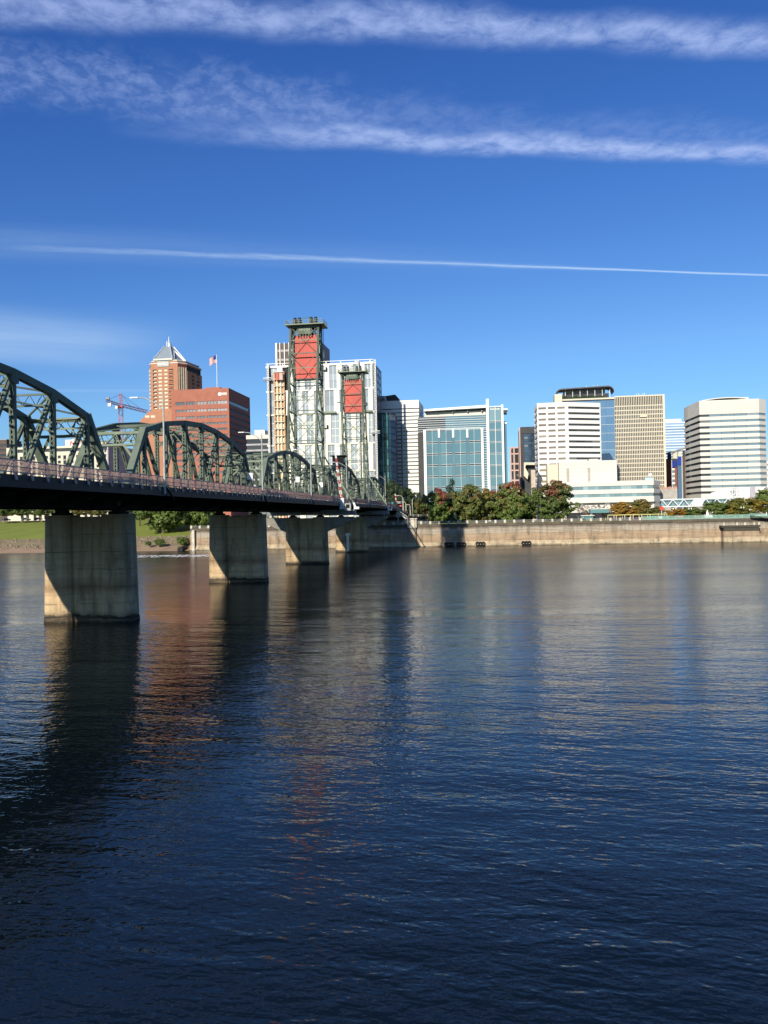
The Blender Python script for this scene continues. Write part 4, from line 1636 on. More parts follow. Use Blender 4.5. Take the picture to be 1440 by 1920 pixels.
for q in (q0, q1):
    mb = MB(); mb.bar(Vector((q.x, q.y, z_py + 1.4)) + nrm_, Vector((ap_.x, ap_.y, apz)) + nrm_, 0.9, 0.7); mb.build('gable_bar', metal_l, o)
ctr = pc
mb = MB()
mb.tube((ctr.x, ctr.y, ptop), (ctr.x, ctr.y, ptop + 3.4), 2.4, 1.9, 10)
mb.tube((ctr.x - 0.8, ctr.y - 2, ptop), (ctr.x - 0.8, ctr.y - 2, ptop + 4.6), 0.9, 0.8, 8)
mb.build('lantern', metal_l, o)
mb = MB(); mb.tube((ctr.x, ctr.y, ptop + 3), (ctr.x, ctr.y, ptop + 9.0), 0.32, 0.12, 6); mb.build('spire', metal_l, o)
# sign of four white rings on a grey plate
ua, ub = f0.U(298.5), f0.U(320)
za, zb_ = f0.Z(310, 687.5), f0.Z(310, 677)
sg = f0.put('sign_plate', mat('sign_grey', (0.42, 0.43, 0.40), 0.7), o, ua, ub, za, zb_, 0.05, 0.5)
for q in range(4):
    cx = f0.p0 + f0.u * (ua + (ub - ua) * (0.14 + 0.24 * q)) + f0.n * 0.56 + UPV * ((za + zb_) / 2)
    mb = MB()
    for k in range(12):
        a0, a1 = 2 * math.pi * k / 12, 2 * math.pi * (k + 1) / 12
        R_ = 0.85
        mb.bar(cx + f0.u * (R_ * math.cos(a0)) + UPV * (R_ * math.sin(a0)), cx + f0.u * (R_ * math.cos(a1)) + UPV * (R_ * math.sin(a1)), 0.5, 0.12, f0.n.cross(UPV))
    ob = mb.build('ring_mark', white_pc, o)
# podium stepping out left
pd = [Vector((p.x, p.y, 0)) for p in front(262, 330, 648, 790)]
pdp = [pd[0] + BU * 0, pd[1], pd[1] + BU * 30, pd[0] + BU * 30]
zp = Fac(pd[0], pd[1]).Z(290, 789)
slab('podium', brick_o, o, pdp, GZ, zp)
fp = Fac(pd[0], pd[1])
up_ = [pd[0] + WE * 7, pd[1], pd[1] + BU * 30, pd[0] + WE * 7 + BU * 30]
slab('podium_step', brick_o, o, pdp, zp, fp.Z(290, 772), up_)
for x in (276, 287):
    f0x = fp
    u, z = fp.uz(x, 781)
    fp.put('window', creamw, o, u - 1.8, u + 1.8, z - 0.9, z + 0.9, 0.0, 0.08)

# --- red brick office block with white sign
a, b = front(322, 430, 520, 800)
D = 45
poly = [a, b, b + BU * D, a + BU * D]
o = building('brick_office', 'square red brick office block with ribbon windows and a white wall sign', poly)
f = facs(poly)
f0, f1 = f[0], f[1]
zt = f1.Z(430.5, 728)
slab('core', darkroom, o, inset(poly, 0.55), GZ, zt - 0.4)
slab('roof', roofgrey, o, inset(poly, 0.56), zt - 0.4, zt - 0.1)
ys = [(751.5, 757.8), (766, 770.7), (779, 783.5), (791.5, 795.5), (802.5, 806.5), (814, 818), (825.5, 829.5), (837, 841), (848, 852), (860, 864), (872, 876), (884, 888)]
rows = [(f0.Z(400, y1), f0.Z(400, y0)) for y0, y1 in ys]
cols = [(f0.U(x0), f0.U(x1)) for x0, x1 in ((331, 348.5), (351, 368), (371, 388.5), (390, 407.5), (409, 427.5))]
f0.punched(o, brick_r, rows, cols, GZ, zt, 0.5)
g_mid = glass('mid_grey_glass', (0.30, 0.29, 0.28), ior=1.5, var=0.3)
for k, (za, zb_) in enumerate(rows):
    for j, (ua, ub) in enumerate(cols):
        paler = (k < 2 and j > 1)  # paler glass in the upper right bays
        f0.put('window', g_mid if paler else g_grey, o, ua, ub, za, zb_, -0.49, -0.38)
        for q in (1 / 3, 2 / 3):
            f0.put('mullion', brown, o, ua + (ub - ua) * q - 0.09, ua + (ub - ua) * q + 0.09, za, zb_, -0.37, -0.3)
for x in (350, 369.7, 389.2, 408.2):
    u = f0.U(x, 740)
    f0.put('joint', mat('brick_joint', (0.36, 0.13, 0.085), 0.9), o, u - 0.08, u + 0.08, rows[0][1] + 0.3, zt - 0.3, 0.0, 0.02)
f1.punched(o, brick_r, rows, [(0.8, D - 1.2)], GZ, zt, 0.5, u0=0.51)
for za, zb_ in rows:
    for q in range(8):
        f1.put('window', g_dark if zb_ > zt - 12 else g_dull, o, 0.8 + (D - 2.0) * q / 8 + 0.08, 0.8 + (D - 2.0) * (q + 1) / 8 - 0.08, za, zb_, -0.49, -0.38)
for i in (2, 3):
    mb = MB(); f[i].add(mb, 0.51, f[i].L - 0.51, GZ, zt, -0.5, 0); mb.build('wall', brick_r, o)
mb = MB()
mb.frame(a, WE, BU, UPV, f0.U(379), f0.U(407), 8, 26, zt - 0.1, f0.Z(390, 722.5))
mb.build('penthouse', brick_r, o)
u, z = f0.uz(412, 739)
mb = MB(); c = f0.p0 + f0.u * u + UPV * z
mb.tube(c + f0.n * 0.02, c + f0.n * 0.25, 1.15, n=12)
sgn = mb.build('sign_emblem', white_pc, o)
mb = MB()
u0, u1 = f0.U(416), f0.U(427.5)
f0.add(mb, u0, u1, z + 0.25, z + 0.75, 0.03, 0.2)
for q in range(8):
    uu = u0 + (u1 - u0 - 0.26) * q / 7
    f0.add(mb, uu, uu + 0.26, z - 0.75, z + 0.25, 0.03, 0.2)
mb.build('sign_lettering', white_pc, o)

# --- flag on a pole behind the brick block
pt = at(406, 665, 560)
fg = thing('flagpole', 'tall white flagpole with an american flag above the red brick block', 'flag', (pt.x, pt.y, GZ))
mb = MB(); mb.tube((pt.x, pt.y, GZ), pt, 0.34, 0.2, 8); mb.build('pole', whitep, fg)
fw, fh = 4.6, 5.2


def flag_pt(i, j):
    x = -fw * i
    return Vector((pt.x - 0.3 + x, pt.y + 0.7 * math.sin(i * 6.5 + j), pt.z - 0.4 - fh * j - 1.9 * i + 0.3 * math.sin(i * 5)))


stripes_r, stripes_w, canton = MB(), MB(), MB()
for r_ in range(13):
    tgt = stripes_r if r_ % 2 == 0 else stripes_w
    for i in range(10):
        j0, j1 = r_ / 13, (r_ + 1) / 13
        t_ = canton if (i < 4 and r_ < 7) else tgt
        t_.poly([flag_pt(i / 10, j0), flag_pt((i + 1) / 10, j0), flag_pt((i + 1) / 10, j1), flag_pt(i / 10, j1)])
fl = stripes_w.build('white_stripes', white_pc, fg)
stripes_r.build('red_stripes', mat('flag_red', (0.5, 0.03, 0.05), 0.8), fg)
canton.build('canton', mat('flag_blue', (0.03, 0.05, 0.22), 0.8), fg)

# --- low pale roofed block between brick block and apartments
poly = rect(462, 506, 480, 25)
o = building('low_block', 'low pale roofed block between the red brick block and the white apartments', poly)
f0 = facs(poly)[0]
zt = f0.Z(485, 821)
slab('core', darkroom, o, inset(poly, 0.5), GZ, zt)
slab('roof', lime, o, poly, zt - 0.6, zt + 1.7)
slab('roof_box', white_pc, o, inset(poly, 4), zt + 1.72, zt + 5.0)
for k in range(8):
    z = zt - 1.0 - 3.4 * k
    f0.put('window_strip', g_dark, o, 0.3, f0.L - 0.3, z - 2.3, z, -0.48, -0.35)
    slab('spandrel', mat('grey_render_and_shade', (0.42, 0.40, 0.42)), o, poly, z - 3.35, z - 2.32)

# --- white and black tower far behind the apartments
poly = rect(520, 605, 720, 40)
o = building('striped_tower', 'tall white and dark striped tower rising behind the lift tower', poly)
f = facs(poly)
f0 = f[0]
zt = f0.Z(560, 641)
dk = mat('bronze_panel', (0.10, 0.075, 0.07), 0.6)
slab('body', dk, o, inset(poly, 0.8), GZ, zt - 0.5)
for k in range(11):
    u = f0.L * k / 10
    f0.put('fin', white_pc, o, max(0, u - (1.2 if k in (0, 10) else 0.35)), min(f0.L, u + (1.6 if k in (0, 10) else 0.35)), GZ, zt, -0.79, 0.1)
for k in range(26):
    z = zt - 6 - 4.0 * k
    if k % 5 in (2, 4, 0):
        f0.put('window_band', mat('bronze_window', (0.33, 0.29, 0.27), 0.3), o, 1.7, f0.L - 1.7, z - 1.8, z, -0.78, -0.6)
mb = MB(); f[1].add(mb, 0.0, f[1].L, GZ, zt, -0.78, 0.0); mb.build('side_wall', mat('lilac_grey_wall', (0.30, 0.28, 0.31), 0.8), o)

# --- white apartment tower under construction
a, b = front(500, 702, 430, 780)
b2 = b + WE * 1.2 + BU * 4
poly = [a, b, b + BU * 30, a + BU * 30]
o = building('apartment_tower', 'white apartment tower with tall staggered window bays and hoists', poly)
f = facs(poly)
f0, f1 = f[0], f[1]
zt = f0.Z(650, 681)
slab('core', darkroom, o, inset(poly, 0.75), GZ, zt - 0.6)
slab('roof', white_pc, o, inset(poly, 0.76), zt - 0.6, zt - 0.2)
tiers = [681, 727.5, 772, 830, 882, 935, 990]
apt_w = mat('apartment_cladding', (0.80, 0.76, 0.62), 0.8, 0.06, 0.25, spec=0.2)
rr = random.Random(12)
xl = 545.0
for ti, (y0, y1) in enumerate(zip(tiers, tiers[1:])):
    z1, z0 = f0.Z(650, y0), f0.Z(650, y1)
    wm = white_pc if ti < 2 else apt_w
    f0.put('floor_band', wm, o, 0, f0.L, z1 - 0.75, z1 + (0.0 if ti else 0.3), -0.7, 0.12)
    x = 503 + (0 if ti % 2 else 5)
    while x < 700:
        gw_, pw = 11 + rr.random() * 5, 7 + rr.random() * 4
        ua, ub = f0.U(x, 780), min(f0.L, f0.U(x + gw_, 780))
        up2 = min(f0.L, f0.U(x + gw_ + pw, 780))
        if not (516 < x < 536):
            nf = 3 if ti < 2 else 4
            for q in range(nf):
                zz0, zz1 = z0 + (z1 - 0.75 - z0) * q / nf, z0 + (z1 - 0.75 - z0) * (q + 1) / nf
                f0.put('window', g_pale, o, ua, ub, zz0 + 0.16, zz1 - 0.16, -0.72, -0.55)
                f0.put('transom', roofgrey if ti < 2 else apt_w, o, ua, ub, zz1 - 0.15, zz1 + 0.12 if q < nf - 1 else zz1 - 0.02, -0.72, -0.5)
            um = (ua + ub) / 2
            f0.put('mullion', metal_l, o, um - 0.08, um + 0.08, z0 + 0.2, z1 - 0.8, -0.54, -0.42)
        f0.put('pier', wm, o, ub + 0.001, up2, z0 + 0.001, z1 - 0.76, -0.7, 0.0)
        x += gw_ + pw
gside = mat('shaded_side_cladding', (0.20, 0.22, 0.25), 0.6, 0.1, 0.4)  # white tower's side, darkened in colour to carry its shade
mb = MB(); f1.add(mb, 0.0, f1.L, GZ, zt + 0.2, -0.72, 0.0); mb.build('side_wall', gside, o)
for k in range(22):
    z = zt - 1.5 - 3.7 * k
    for q in (0.22, 0.5, 0.78):
        f1.put('window', g_dark, o, f1.L * q - 2.0, f1.L * q + 2.0, z - 2.3, z, 0.0, 0.06)
# parapet frames on the roof
for q in range(8):
    u = f0.L * (0.02 + 0.135 * q)
    f0.put('parapet_post', white_pc, o, u, u + 0.5, zt + 0.31, zt + 1.5, -0.6, -0.2)
f0.put('parapet_rail', white_pc, o, 0, f0.L, zt + 1.3, zt + 1.6, -0.15, 0.0)
# construction hoist
hz = thing('construction_hoist', 'orange and cream construction hoist mast on the white apartment front', 'hoist', f0.p0 + f0.u * f0.U(526) + f0.n * 1.5 + UPV * GZ)
orange = mat('hoist_orange', (0.62, 0.36, 0.19), 0.7, 0.15, 0.8)
creamy = mat('hoist_cream', (0.76, 0.66, 0.48), 0.7, 0.1, 0.8)
z_hi = f0.Z(526, 697)
for q, m_ in ((517.5, orange), (523, creamy), (529.5, creamy), (535.5, orange)):
    u = f0.U(q)
    f0.put('mast_leg', m_, hz, u - 0.35, u + 0.35, GZ, z_hi, 0.3, 1.0)
n = 22
for k in range(n):
    za = GZ + (z_hi - GZ) * k / n
    zb_ = GZ + (z_hi - GZ) * (k + 1) / n
    ua, ub = f0.U(517.5) + 0.36, f0.U(535.5) - 0.36
    f0.put('landing_gate', orange if k % 2 else creamy, hz, ua, ub, za + 0.3, za + (zb_ - za) * 0.62, 0.15, 0.28)
    f0.put('landing', creamy, hz, ua - 0.5, ub + 0.5, zb_ - 0.5, zb_ - 0.15, 0.12, 1.6)
u, z = f0.uz(526, 708)
f0.put('hoist_car', mat('hoist_red', (0.50, 0.12, 0.09), 0.6), hz, u - 1.9, u - 0.15, z - 1.7, z + 1.9, 1.62, 3.2)
f0.put('hoist_car', mat('hoist_pink', (0.70, 0.42, 0.34), 0.6), hz, u + 0.15, u + 1.9, z - 1.7, z + 1.9, 1.62, 3.2)
# mast climbers and platforms on the facade
for n_, (x, y, w_, lab) in enumerate(((504, 713, 4.0, 'white mast climber platform at the left edge of the apartment tower'), (673, 768, 5.5, 'grey mast climber on the apartment front right of the farther lift tower'),
                                      (706, 812, 4.0, 'white mast climber platform at the right corner of the apartment tower'))):
    u, z = f0.uz(x, y)
    mc = thing('mast_climber', lab, 'scaffold', f0.p0 + f0.u * u + f0.n * 1.4 + UPV * GZ, 'mast climbers on the apartment tower')
    lattice(f0.p0 + f0.u * u + f0.n * 1.4 + UPV * GZ, f0.p0 + f0.u * u + f0.n * 1.4 + UPV * (zt + 1), 0.7, 70, 'mast', mc, white_pc)
    f0.put('platform', roofgrey, mc, u - w_ / 2 - 0.5, u + w_ / 2, z - 0.5, z, 0.3, 2.2)
    f0.put('guard_rail', white_pc, mc, u - w_ / 2 - 0.5, u + w_ / 2, z + 0.7, z + 1.0, 2.1, 2.2)
for x0, x1, y in ((606, 632, 772.5), (672, 700, 772.5)):
    f0.put('work_platform', palegreen, o, f0.U(x0), f0.U(x1), f0.Z(650, y + 1.6), f0.Z(650, y - 1.4), 0.2, 1.5)
f1.put('platform', roofgrey, o, f1.L * 0.7, f1.L * 1.0, f0.Z(718, 737), f0.Z(718, 731), 0.1, 2.6)

# --- teal glass block
poly = rect(708, 741, 440, 14)
a_, b_, c_, d_ = poly
ch = a_ + (b_ - a_) * 0.76
poly = [a_, ch, b_ + BU * 6, c_, d_]
o = building('glass_block', 'narrow dark green glass block behind the apartment corner', poly)
f = facs(poly)
zt = f[0].Z(726, 777)
slab('core', darkroom, o, inset(poly, 0.4), GZ, zt)
nf = 17
for k in range(nf):
    z1, z0 = zt - 3.4 * k, zt - 3.4 * (k + 1)
    for q in range(6):
        f[0].put('pane', g_green, o, f[0].L * q / 6 + 0.08, f[0].L * (q + 1) / 6 - 0.08, z0 + 0.25, z1, -0.38, -0.25)
    slab('floor_line', mat('dark_teal_frame', (0.02, 0.06, 0.055), 0.4), o, inset(poly, 0.1), z0, z0 + 0.22)
    f[1].put('pane', g_blue, o, 0.05, f[1].L - 0.05, z0 + 0.25, z1, -0.38, -0.2)
slab('roof', mat('dark_teal_frame', (0.02, 0.06, 0.055)), o, poly, zt, zt + 1)

# --- white banded office (left of the glass hall)
poly = rect(712, 787, 461, 30)
o = building('banded_office', 'white office tower with thin dark bands left of the glass office', poly)
f0 = facs(poly)[0]
zt = f0.Z(760, 752)
banded(o, poly, zt, f0.Z(760, 915), 21, 0.28, white_pc, g_dark, parapet=4.0, faces=(0, 1))
u = f0.U(754.5)
f0.put('shaft', g_grey, o, u - 0.55, u + 0.55, f0.Z(755, 930), f0.Z(755, 797), 0.0, 0.12)
mb = MB()
q0, q1 = f0.U(713), f0.U(752)
P0, P1 = f0.p0 + f0.u * q0, f0.p0 + f0.u * q1
za, zb_, zc = f0.Z(720, 760), f0.Z(752, 753), f0.Z(742, 739)
um = f0.p0 + f0.u * f0.U(743)
z_hi = f0.Z(743, 739.5)
z_hl = f0.Z(720, 744)
D_ = BU * 16
pts = [P0 + UPV * (zt + 0.45), P1 + UPV * (zt + 0.45), P1 + UPV * (zt + 0.9), um + UPV * z_hi, P0 + UPV * z_hl]
n_ = len(pts)
mb.poly(pts)
mb.poly([p + D_ for p in reversed(pts)])
for i in range(n_):
    mb.poly([pts[i], pts[i] + D_, pts[(i + 1) % n_] + D_, pts[(i + 1) % n_]])
mb.build('roof_wedge', mat('charcoal_roof', (0.06, 0.055, 0.055), 0.7), o)

# --- glass office with white frame
a, b = front(795, 907, 440, 850)
poly = [a, b, b + BU * 30, a + BU * 30]
o = building('glass_office', 'teal glass office with white frame, pillars and overhanging roof', poly)
f0 = Fac(a, b)
zt = f0.Z(850, 806)
framew = mat('white_frame', (0.82, 0.84, 0.80), 0.6, 0.04, 0.3)
slab('core', darkroom, o, inset(poly, 0.35), GZ, zt - 0.4)
xs = [799.5, 810, 822, 825.5, 837, 848.5, 851.5, 863, 875, 878, 889, 901.5]
vx = [799.5, 811, 822.6, 825.2, 837, 848.9, 851.6, 863.5, 875.5, 878, 889.5, 902]
ysr = [806, 829, 850.5, 872, 893, 914, 935, 960]
ev = [800.0, 811.0, 823.9, 837.0, 850.4, 863.5, 876.9, 889.5, 902.0]
us = [f0.U(x) for x in ev]
zs = [f0.Z(850, y) for y in ysr]
for j in range(len(zs) - 1):
    for i in range(len(us) - 1):
        wl = 0.75 if i in (2, 4, 6) else 0.12
        wr = 0.75 if i in (1, 3, 5) else 0.12
        f0.put('pane', g_teal, o, us[i] + wl, us[i + 1] - wr, zs[j + 1] + 0.5, zs[j] - 0.5, -0.34, -0.16)
        if j:
            for zz in (zs[j] - 0.49, zs[j] + 0.36):
                f0.put('transom', framew, o, us[i] + wl, us[i + 1] - wr, zz, zz + 0.13, -0.33, -0.06)
        if i in (1, 3, 5):
            f0.put('dark_strip', g_teal, o, us[i + 1] - 0.7, us[i + 1] + 0.7, zs[j + 1] + 0.02, zs[j] - 0.02, -0.34, -0.25)
for i in (1, 3, 5, 7):
    f0.put('mullion', mat('pale_teal_frame', (0.45, 0.60, 0.58), 0.5), o, us[i] - 0.11, us[i] + 0.11, zs[-1], zs[0], -0.33, -0.02)
f0.put('frame_post', framew, o, -0.1, us[0] - 0.1, GZ, zt + 0.5, -0.34, 0.3)
f0.put('frame_post', framew, o, us[-1] + 0.1, f0.L, GZ, zt + 0.7, -0.34, 0.3)
for x in (823.9, 850.4, 876.9):
    u = f0.U(x)
    f0.put('frame_tab', framew, o, u - 0.55, u + 0.55, f0.Z(x, 820.5), f0.Z(x, 804), -0.2, 0.25)
f0.put('terrace_rail', framew, o, us[0], us[-1], zt + 0.9, zt + 1.05, -0.4, -0.3)
f0.put('terrace_rail', framew, o, us[0], us[-1], zt + 0.1, zt + 0.3, -0.4, -0.3)
# upper storeys set back
A, Bq = front(784, 914, 446, 850)
poly2 = [A, Bq, Bq + BU * 22, A + BU * 22]
f2 = Fac(A, Bq)
zr = f2.Z(850, 780)
slab('upper_storeys', darkroom, o, inset(poly2, 0.3), zt - 0.38, zr)
uj = f2.U(836)
for k in range(7):
    z1 = zr - (zr - zt) * k / 7.0
    z0 = zr - (zr - zt) * (k + 1) / 7.0
    f2.put('window_strip', g_dark, o, 0.1, uj - 0.05, z0 + 0.25, z1, -0.29, -0.12)
    f2.put('window_strip', g_teal, o, uj, f2.L - 0.1, z0 + 0.25, z1, -0.29, -0.12)
    f2.put('louvre', framew if k % 2 else metal_l, o, 0.1, f2.L - 0.1, z0, z0 + 0.2, -0.29, 0.1)
mb = MB(); Fac(A, Bq).add(mb, 0, f2.U(795.5), GZ, zt - 0.4, -20, -0.1); mb.build('dark_wing', mat('charcoal_cladding', (0.05, 0.052, 0.055), 0.6), o)
# overhanging roof, slightly tilted
zl, zr_ = f2.Z(797, 772), f2.Z(915, 765)
mb = MB()
p0, p1 = f2.p0 + f2.u * f2.U(797) + f2.n * 2.5, f2.p0 + f2.u * f2.U(914.5) + f2.n * 2.5
for nm in (0,):
    mb.hexa([p0 + UPV * zl, p1 + UPV * zr_, p1 + BU * 22 + UPV * zr_, p0 + BU * 22 + UPV * zl,
             p0 + UPV * (zl + 1.0), p1 + UPV * (zr_ + 1.4), p1 + BU * 22 + UPV * (zr_ + 1.4), p0 + BU * 22 + UPV * (zl + 1.0)])
mb.build('roof_slab', framew, o)
mb = MB(); f2.add(mb, f2.U(797), f2.L - 0.5, zr + 0.01, zl - 0.3, -16, -1.2); mb.build('roof_storey', lime, o)
for x in (820, 850, 878, 905):
    f2.put('soffit_fin', roofgrey, o, f2.U(x) - 0.3, f2.U(x) + 0.3, zl - 1.1, zl - 0.3, -1.0, 0.4)
# recess between pillars with louvres
ur0, ur1 = f0.L + 0.05, f0.U(913)
for k in range(26):
    z = zs[0] - 1.3 * k
    f0.put('louvre', metal_l, o, ur0, ur1, z - 0.25, z, -1.0, -0.6)
f0.put('recess_glass', g_teal, o, ur0, ur1, GZ, zs[0], -1.4, -1.1)
# stair tower with two tall pillars
f0.put('pillar', framew, o, f0.U(913.2), f0.U(918.2), GZ, f0.Z(915, 748), -4, 0.6)
f0.put('pillar', framew, o, f0.U(941.5), f0.U(945.3), GZ, f0.Z(943, 758.5), -4, 0.6)
ua, ub = f0.U(918.2) + 0.05, f0.U(941.5) - 0.05
um = (ua + ub) / 2
zz = [f0.Z(930, y) for y in (763, 790, 806, 829, 850.5, 872, 893, 914, 935, 960)]
for j in range(len(zz) - 1):
    for (c0, c1) in ((ua, um - 0.14), (um + 0.14, ub)):
        f0.put('pane', g_pteal if j == 0 else g_teal, o, c0, c1, zz[j + 1] + 0.35, zz[j] - 0.35, -0.5, -0.3)
    f0.put('transom', framew, o, ua, ub, zz[j + 1] - 0.34, zz[j + 1] - 0.2, -0.5, -0.1)
    f0.put('transom', framew, o, ua, ub, zz[j + 1] + 0.2, zz[j + 1] + 0.33, -0.5, -0.1)
f0.put('mullion', framew, o, um - 0.12, um + 0.12, GZ, zz[0], -0.5, -0.05)
f0.put('head_beam', framew, o, ua, ub, zz[0] + 0.0, zz[0] + 0.5, -0.8, 0.1)
for k in range(11):
    w_ = (ub - ua) * 0.8 / 11
    u = ua + (ub - ua) * 0.1 + w_ * k
    if k != 5:
        f0.put('sign_letter', white_pc, o, u, u + w_ * 0.72, f0.Z(930, 768), f0.Z(930, 766) if k % 3 else f0.Z(930, 765.2), -0.25, -0.1)
mb = MB(); f0.add(mb, ua, ub, GZ, zz[0] - 0.2, -12, -0.55); mb.build('stair_core', darkroom, o)
f0.put('roof_end', framew, o, f0.U(945.8), f0.U(953.5), f0.Z(950, 768.5), f0.Z(950, 766), -8, 0.0)
f0.put('roof_end', mat('charcoal_cladding', (0.05, 0.052, 0.055)), o, f0.U(945.8), f0.U(952), f0.Z(950, 774.5), f0.Z(950, 768.7), -7, -0.3)
for j in range(9):
    f0.put('side_glass', g_teal, o, f0.U(945.5), f0.U(951), zz[j + 1] + 0.1, zz[j] - 0.1 if j else f0.Z(950, 794), -6, -2)
f0.put('side_cap', framew, o, f0.U(945.5), f0.U(951.3), f0.Z(950, 793.5), f0.Z(950, 790.8), -6.2, -1.8)

# --- pink framed block, dark glass block
poly = rect(956, 982, 580, 25)
o = building('pink_block', 'narrow pink framed block with dark paned windows', poly)
f0 = facs(poly)[0]
pink = mat('pink_stone', (0.58, 0.38, 0.32), 0.8, 0.06, 0.3)
zt = f0.Z(968, 838)
slab('core', darkroom, o, inset(poly, 0.5), GZ, zt - 0.3)
rows = [(f0.Z(968, y1), f0.Z(968, y0)) for y0, y1 in ((840.5, 849.5), (852, 868), (871, 880.5), (883, 899), (902, 915))]
cols = [(f0.U(958.5), f0.U(962.5)), (f0.U(965), f0.U(972))]
f0.punched(o, pink, rows, cols, GZ, zt, 0.48)
for za, zb_ in rows:
    for ua, ub in cols:
        for i in range(2):
            for j in range(3):
                f0.put('pane', g_dark, o, ua + (ub - ua) * i / 2 + 0.07, ua + (ub - ua) * (i + 1) / 2 - 0.07, za + (zb_ - za) * j / 3 + 0.1, za + (zb_ - za) * (j + 1) / 3 - 0.1, -0.47, -0.3)
poly = rect(974, 1012, 530, 30)
o = building('dark_glass_block', 'dark glass block between the pink block and the white office', poly)
f0 = facs(poly)[0]
zt = f0.Z(985, 801)
char = mat('charcoal_cladding', (0.05, 0.052, 0.055))
slab('body', char, o, inset(poly, 0.35), GZ, zt - 0.2)
f0.put('corner_pier', pink, o, 0, 0.7, GZ, zt, -0.34, 0.0)
f0.put('parapet', char, o, 0.72, f0.L, f0.Z(985, 813), zt + 0.2, -0.34, 0.05)
g_navy = glass('navy_glass', (0.035, 0.06, 0.09), ior=1.8, var=0.3)
for k in range(26):
    z = f0.Z(985, 813.5) - 1.7 * k
    for q in range(5):
        f0.put('pane', char if q == 0 else g_navy, o, 0.75 + (f0.L - 0.8) * q / 5, 0.7 + (f0.L - 0.8) * (q + 1) / 5, z - 1.6, z - 0.06, -0.34, -0.2)

# --- concrete block with funnel opening
a, b = front(985, 1004, 455, 890)
o = building('concrete_pavilion', 'small cream concrete block with a dark funnel shaped opening', [a, b, b + BU * 12, a + BU * 12])
f0 = Fac(a, b)
zt = f0.Z(992, 867)
mb = MB()
pts = [(983.3, 870), (1003, 868), (1003, 873), (994, 871), (987, 873), (984.5, 876), (991.5, 886), (988.5, 898), (983.5, 889)]
P = [f0.uz(x, y) for x, y in ((982.5, 867), (1003, 867), (1003, 871.5), (986.5, 871.5), (984.5, 876), (991, 888), (989, 899), (982.5, 892))]
pl = [f0.p0 + f0.u * u + UPV * z for u, z in P]
n_ = len(pl)
mb.poly(pl)
mb.poly([p + BU * 9 for p in reversed(pl)])
for i in range(n_):
    mb.poly([pl[i], pl[i] + BU * 9, pl[(i + 1) % n_] + BU * 9, pl[(i + 1) % n_]])
mb.build('arch_wall', cream_pc, o)
f0.put('pier', mat('tan_concrete', (0.55, 0.45, 0.34), 0.8), o, f0.U(995), f0.U(1003), GZ, f0.Z(998, 881), -4, -0.2)
f0.put('recess', char, o, f0.U(983.5), f0.U(1003), GZ, f0.Z(998, 871.6), -8.5, -4.1)

# --- white office with three window columns and angled strip side
A, Bq = front(1008, 1065, 470, 820)
rC = ray(1127, 820)
kC = rC.x / rC.y
YC = 475.0
Cq = Vector((kC * YC, YC, 0))
Lq = A + WE * -0.4 + BU * 26
back = Cq + BU * 22
poly = [A, Bq, Cq, back, Lq]
o = building('white_office', 'white office with three columns of windows and slanting strip windows', poly)
f = facs(poly)
f0, f1, f4 = f[0], f[1], f[4]
zt = f0.Z(1035, 755)
slab('core', darkroom, o, inset(poly, 0.6), GZ, zt - 0.3)
dzr = (f0.Z(1035, 763.5) - f0.Z(1035, 863)) / 9.4
ztop = f0.Z(1035, 763)
rows = []
for k in range(14):
    z = ztop - dzr * k
    rows.append((z - dzr * 0.40, z))
cols = [(f0.U(x0), f0.U(x1)) for x0, x1 in ((1011, 1025.5), (1029, 1043), (1046.5, 1061))]
f0.punched(o, white_pc, rows, cols, GZ, zt, 0.55)
g_tan = glass('tan_window_glass', (0.20, 0.17, 0.14), ior=1.5, var=0.25)
for za, zb_ in rows:
    for ua, ub in cols:
        f0.put('window', g_tan, o, ua, ub, za, zb_, -0.54, -0.42)
f1.punched(o, white_pc, rows, [(0.5, f1.L - 0.4)], GZ, zt, 0.55)
for za, zb_ in rows:
    for q in range(4):
        f1.put('window_strip', g_dark, o, 0.5 + (f1.L - 0.9) * q / 4, 0.5 + (f1.L - 0.9) * (q + 1) / 4 - 0.12, za, zb_, -0.54, -0.4)
f4.punched(o, white_pc, rows, [(1.0, f4.L - 1.0)], GZ, zt, 0.55)
for za, zb_ in rows:
    f4.put('window_strip', g_blue, o, 1.0, f4.L - 1.0, za, zb_, -0.54, -0.4)
mb = MB(); f[2].add(mb, 0.56, f[2].L, GZ, zt, -0.55, 0); f[3].add(mb, 0.56, f[3].L - 0.56, GZ, zt, -0.55, 0); mb.build('rear_wall', white_pc, o)

# --- arched roof office with blue glass
poly = rect(1050, 1156, 545, 30)
o = building('arched_office', 'blue glass office crowned by a dark arched roof', poly)
f0 = facs(poly)[0]
zt = f0.Z(1120, 746)
slab('core', darkroom, o, inset(poly, 0.5), GZ, zt)
slab('cornice', cream_pc, o, poly, f0.Z(1120, 749), zt)
zz = [f0.Z(1140, y) for y in (750, 764.5, 780, 796, 812, 828, 843.5, 859, 875, 891)]
for j in range(len(zz) - 1):
    for q in range(6):
        f0.put('pane', g_blue, o, f0.L * q / 6 + 0.03, f0.L * (q + 1) / 6 - 0.03, zz[j + 1] + 0.12, zz[j] - 0.12, -0.49, -0.3)
    f0.put('floor_line', metal_l, o, 0, f0.L, zz[j + 1] - 0.1, zz[j + 1] + 0.1, -0.45, -0.2)
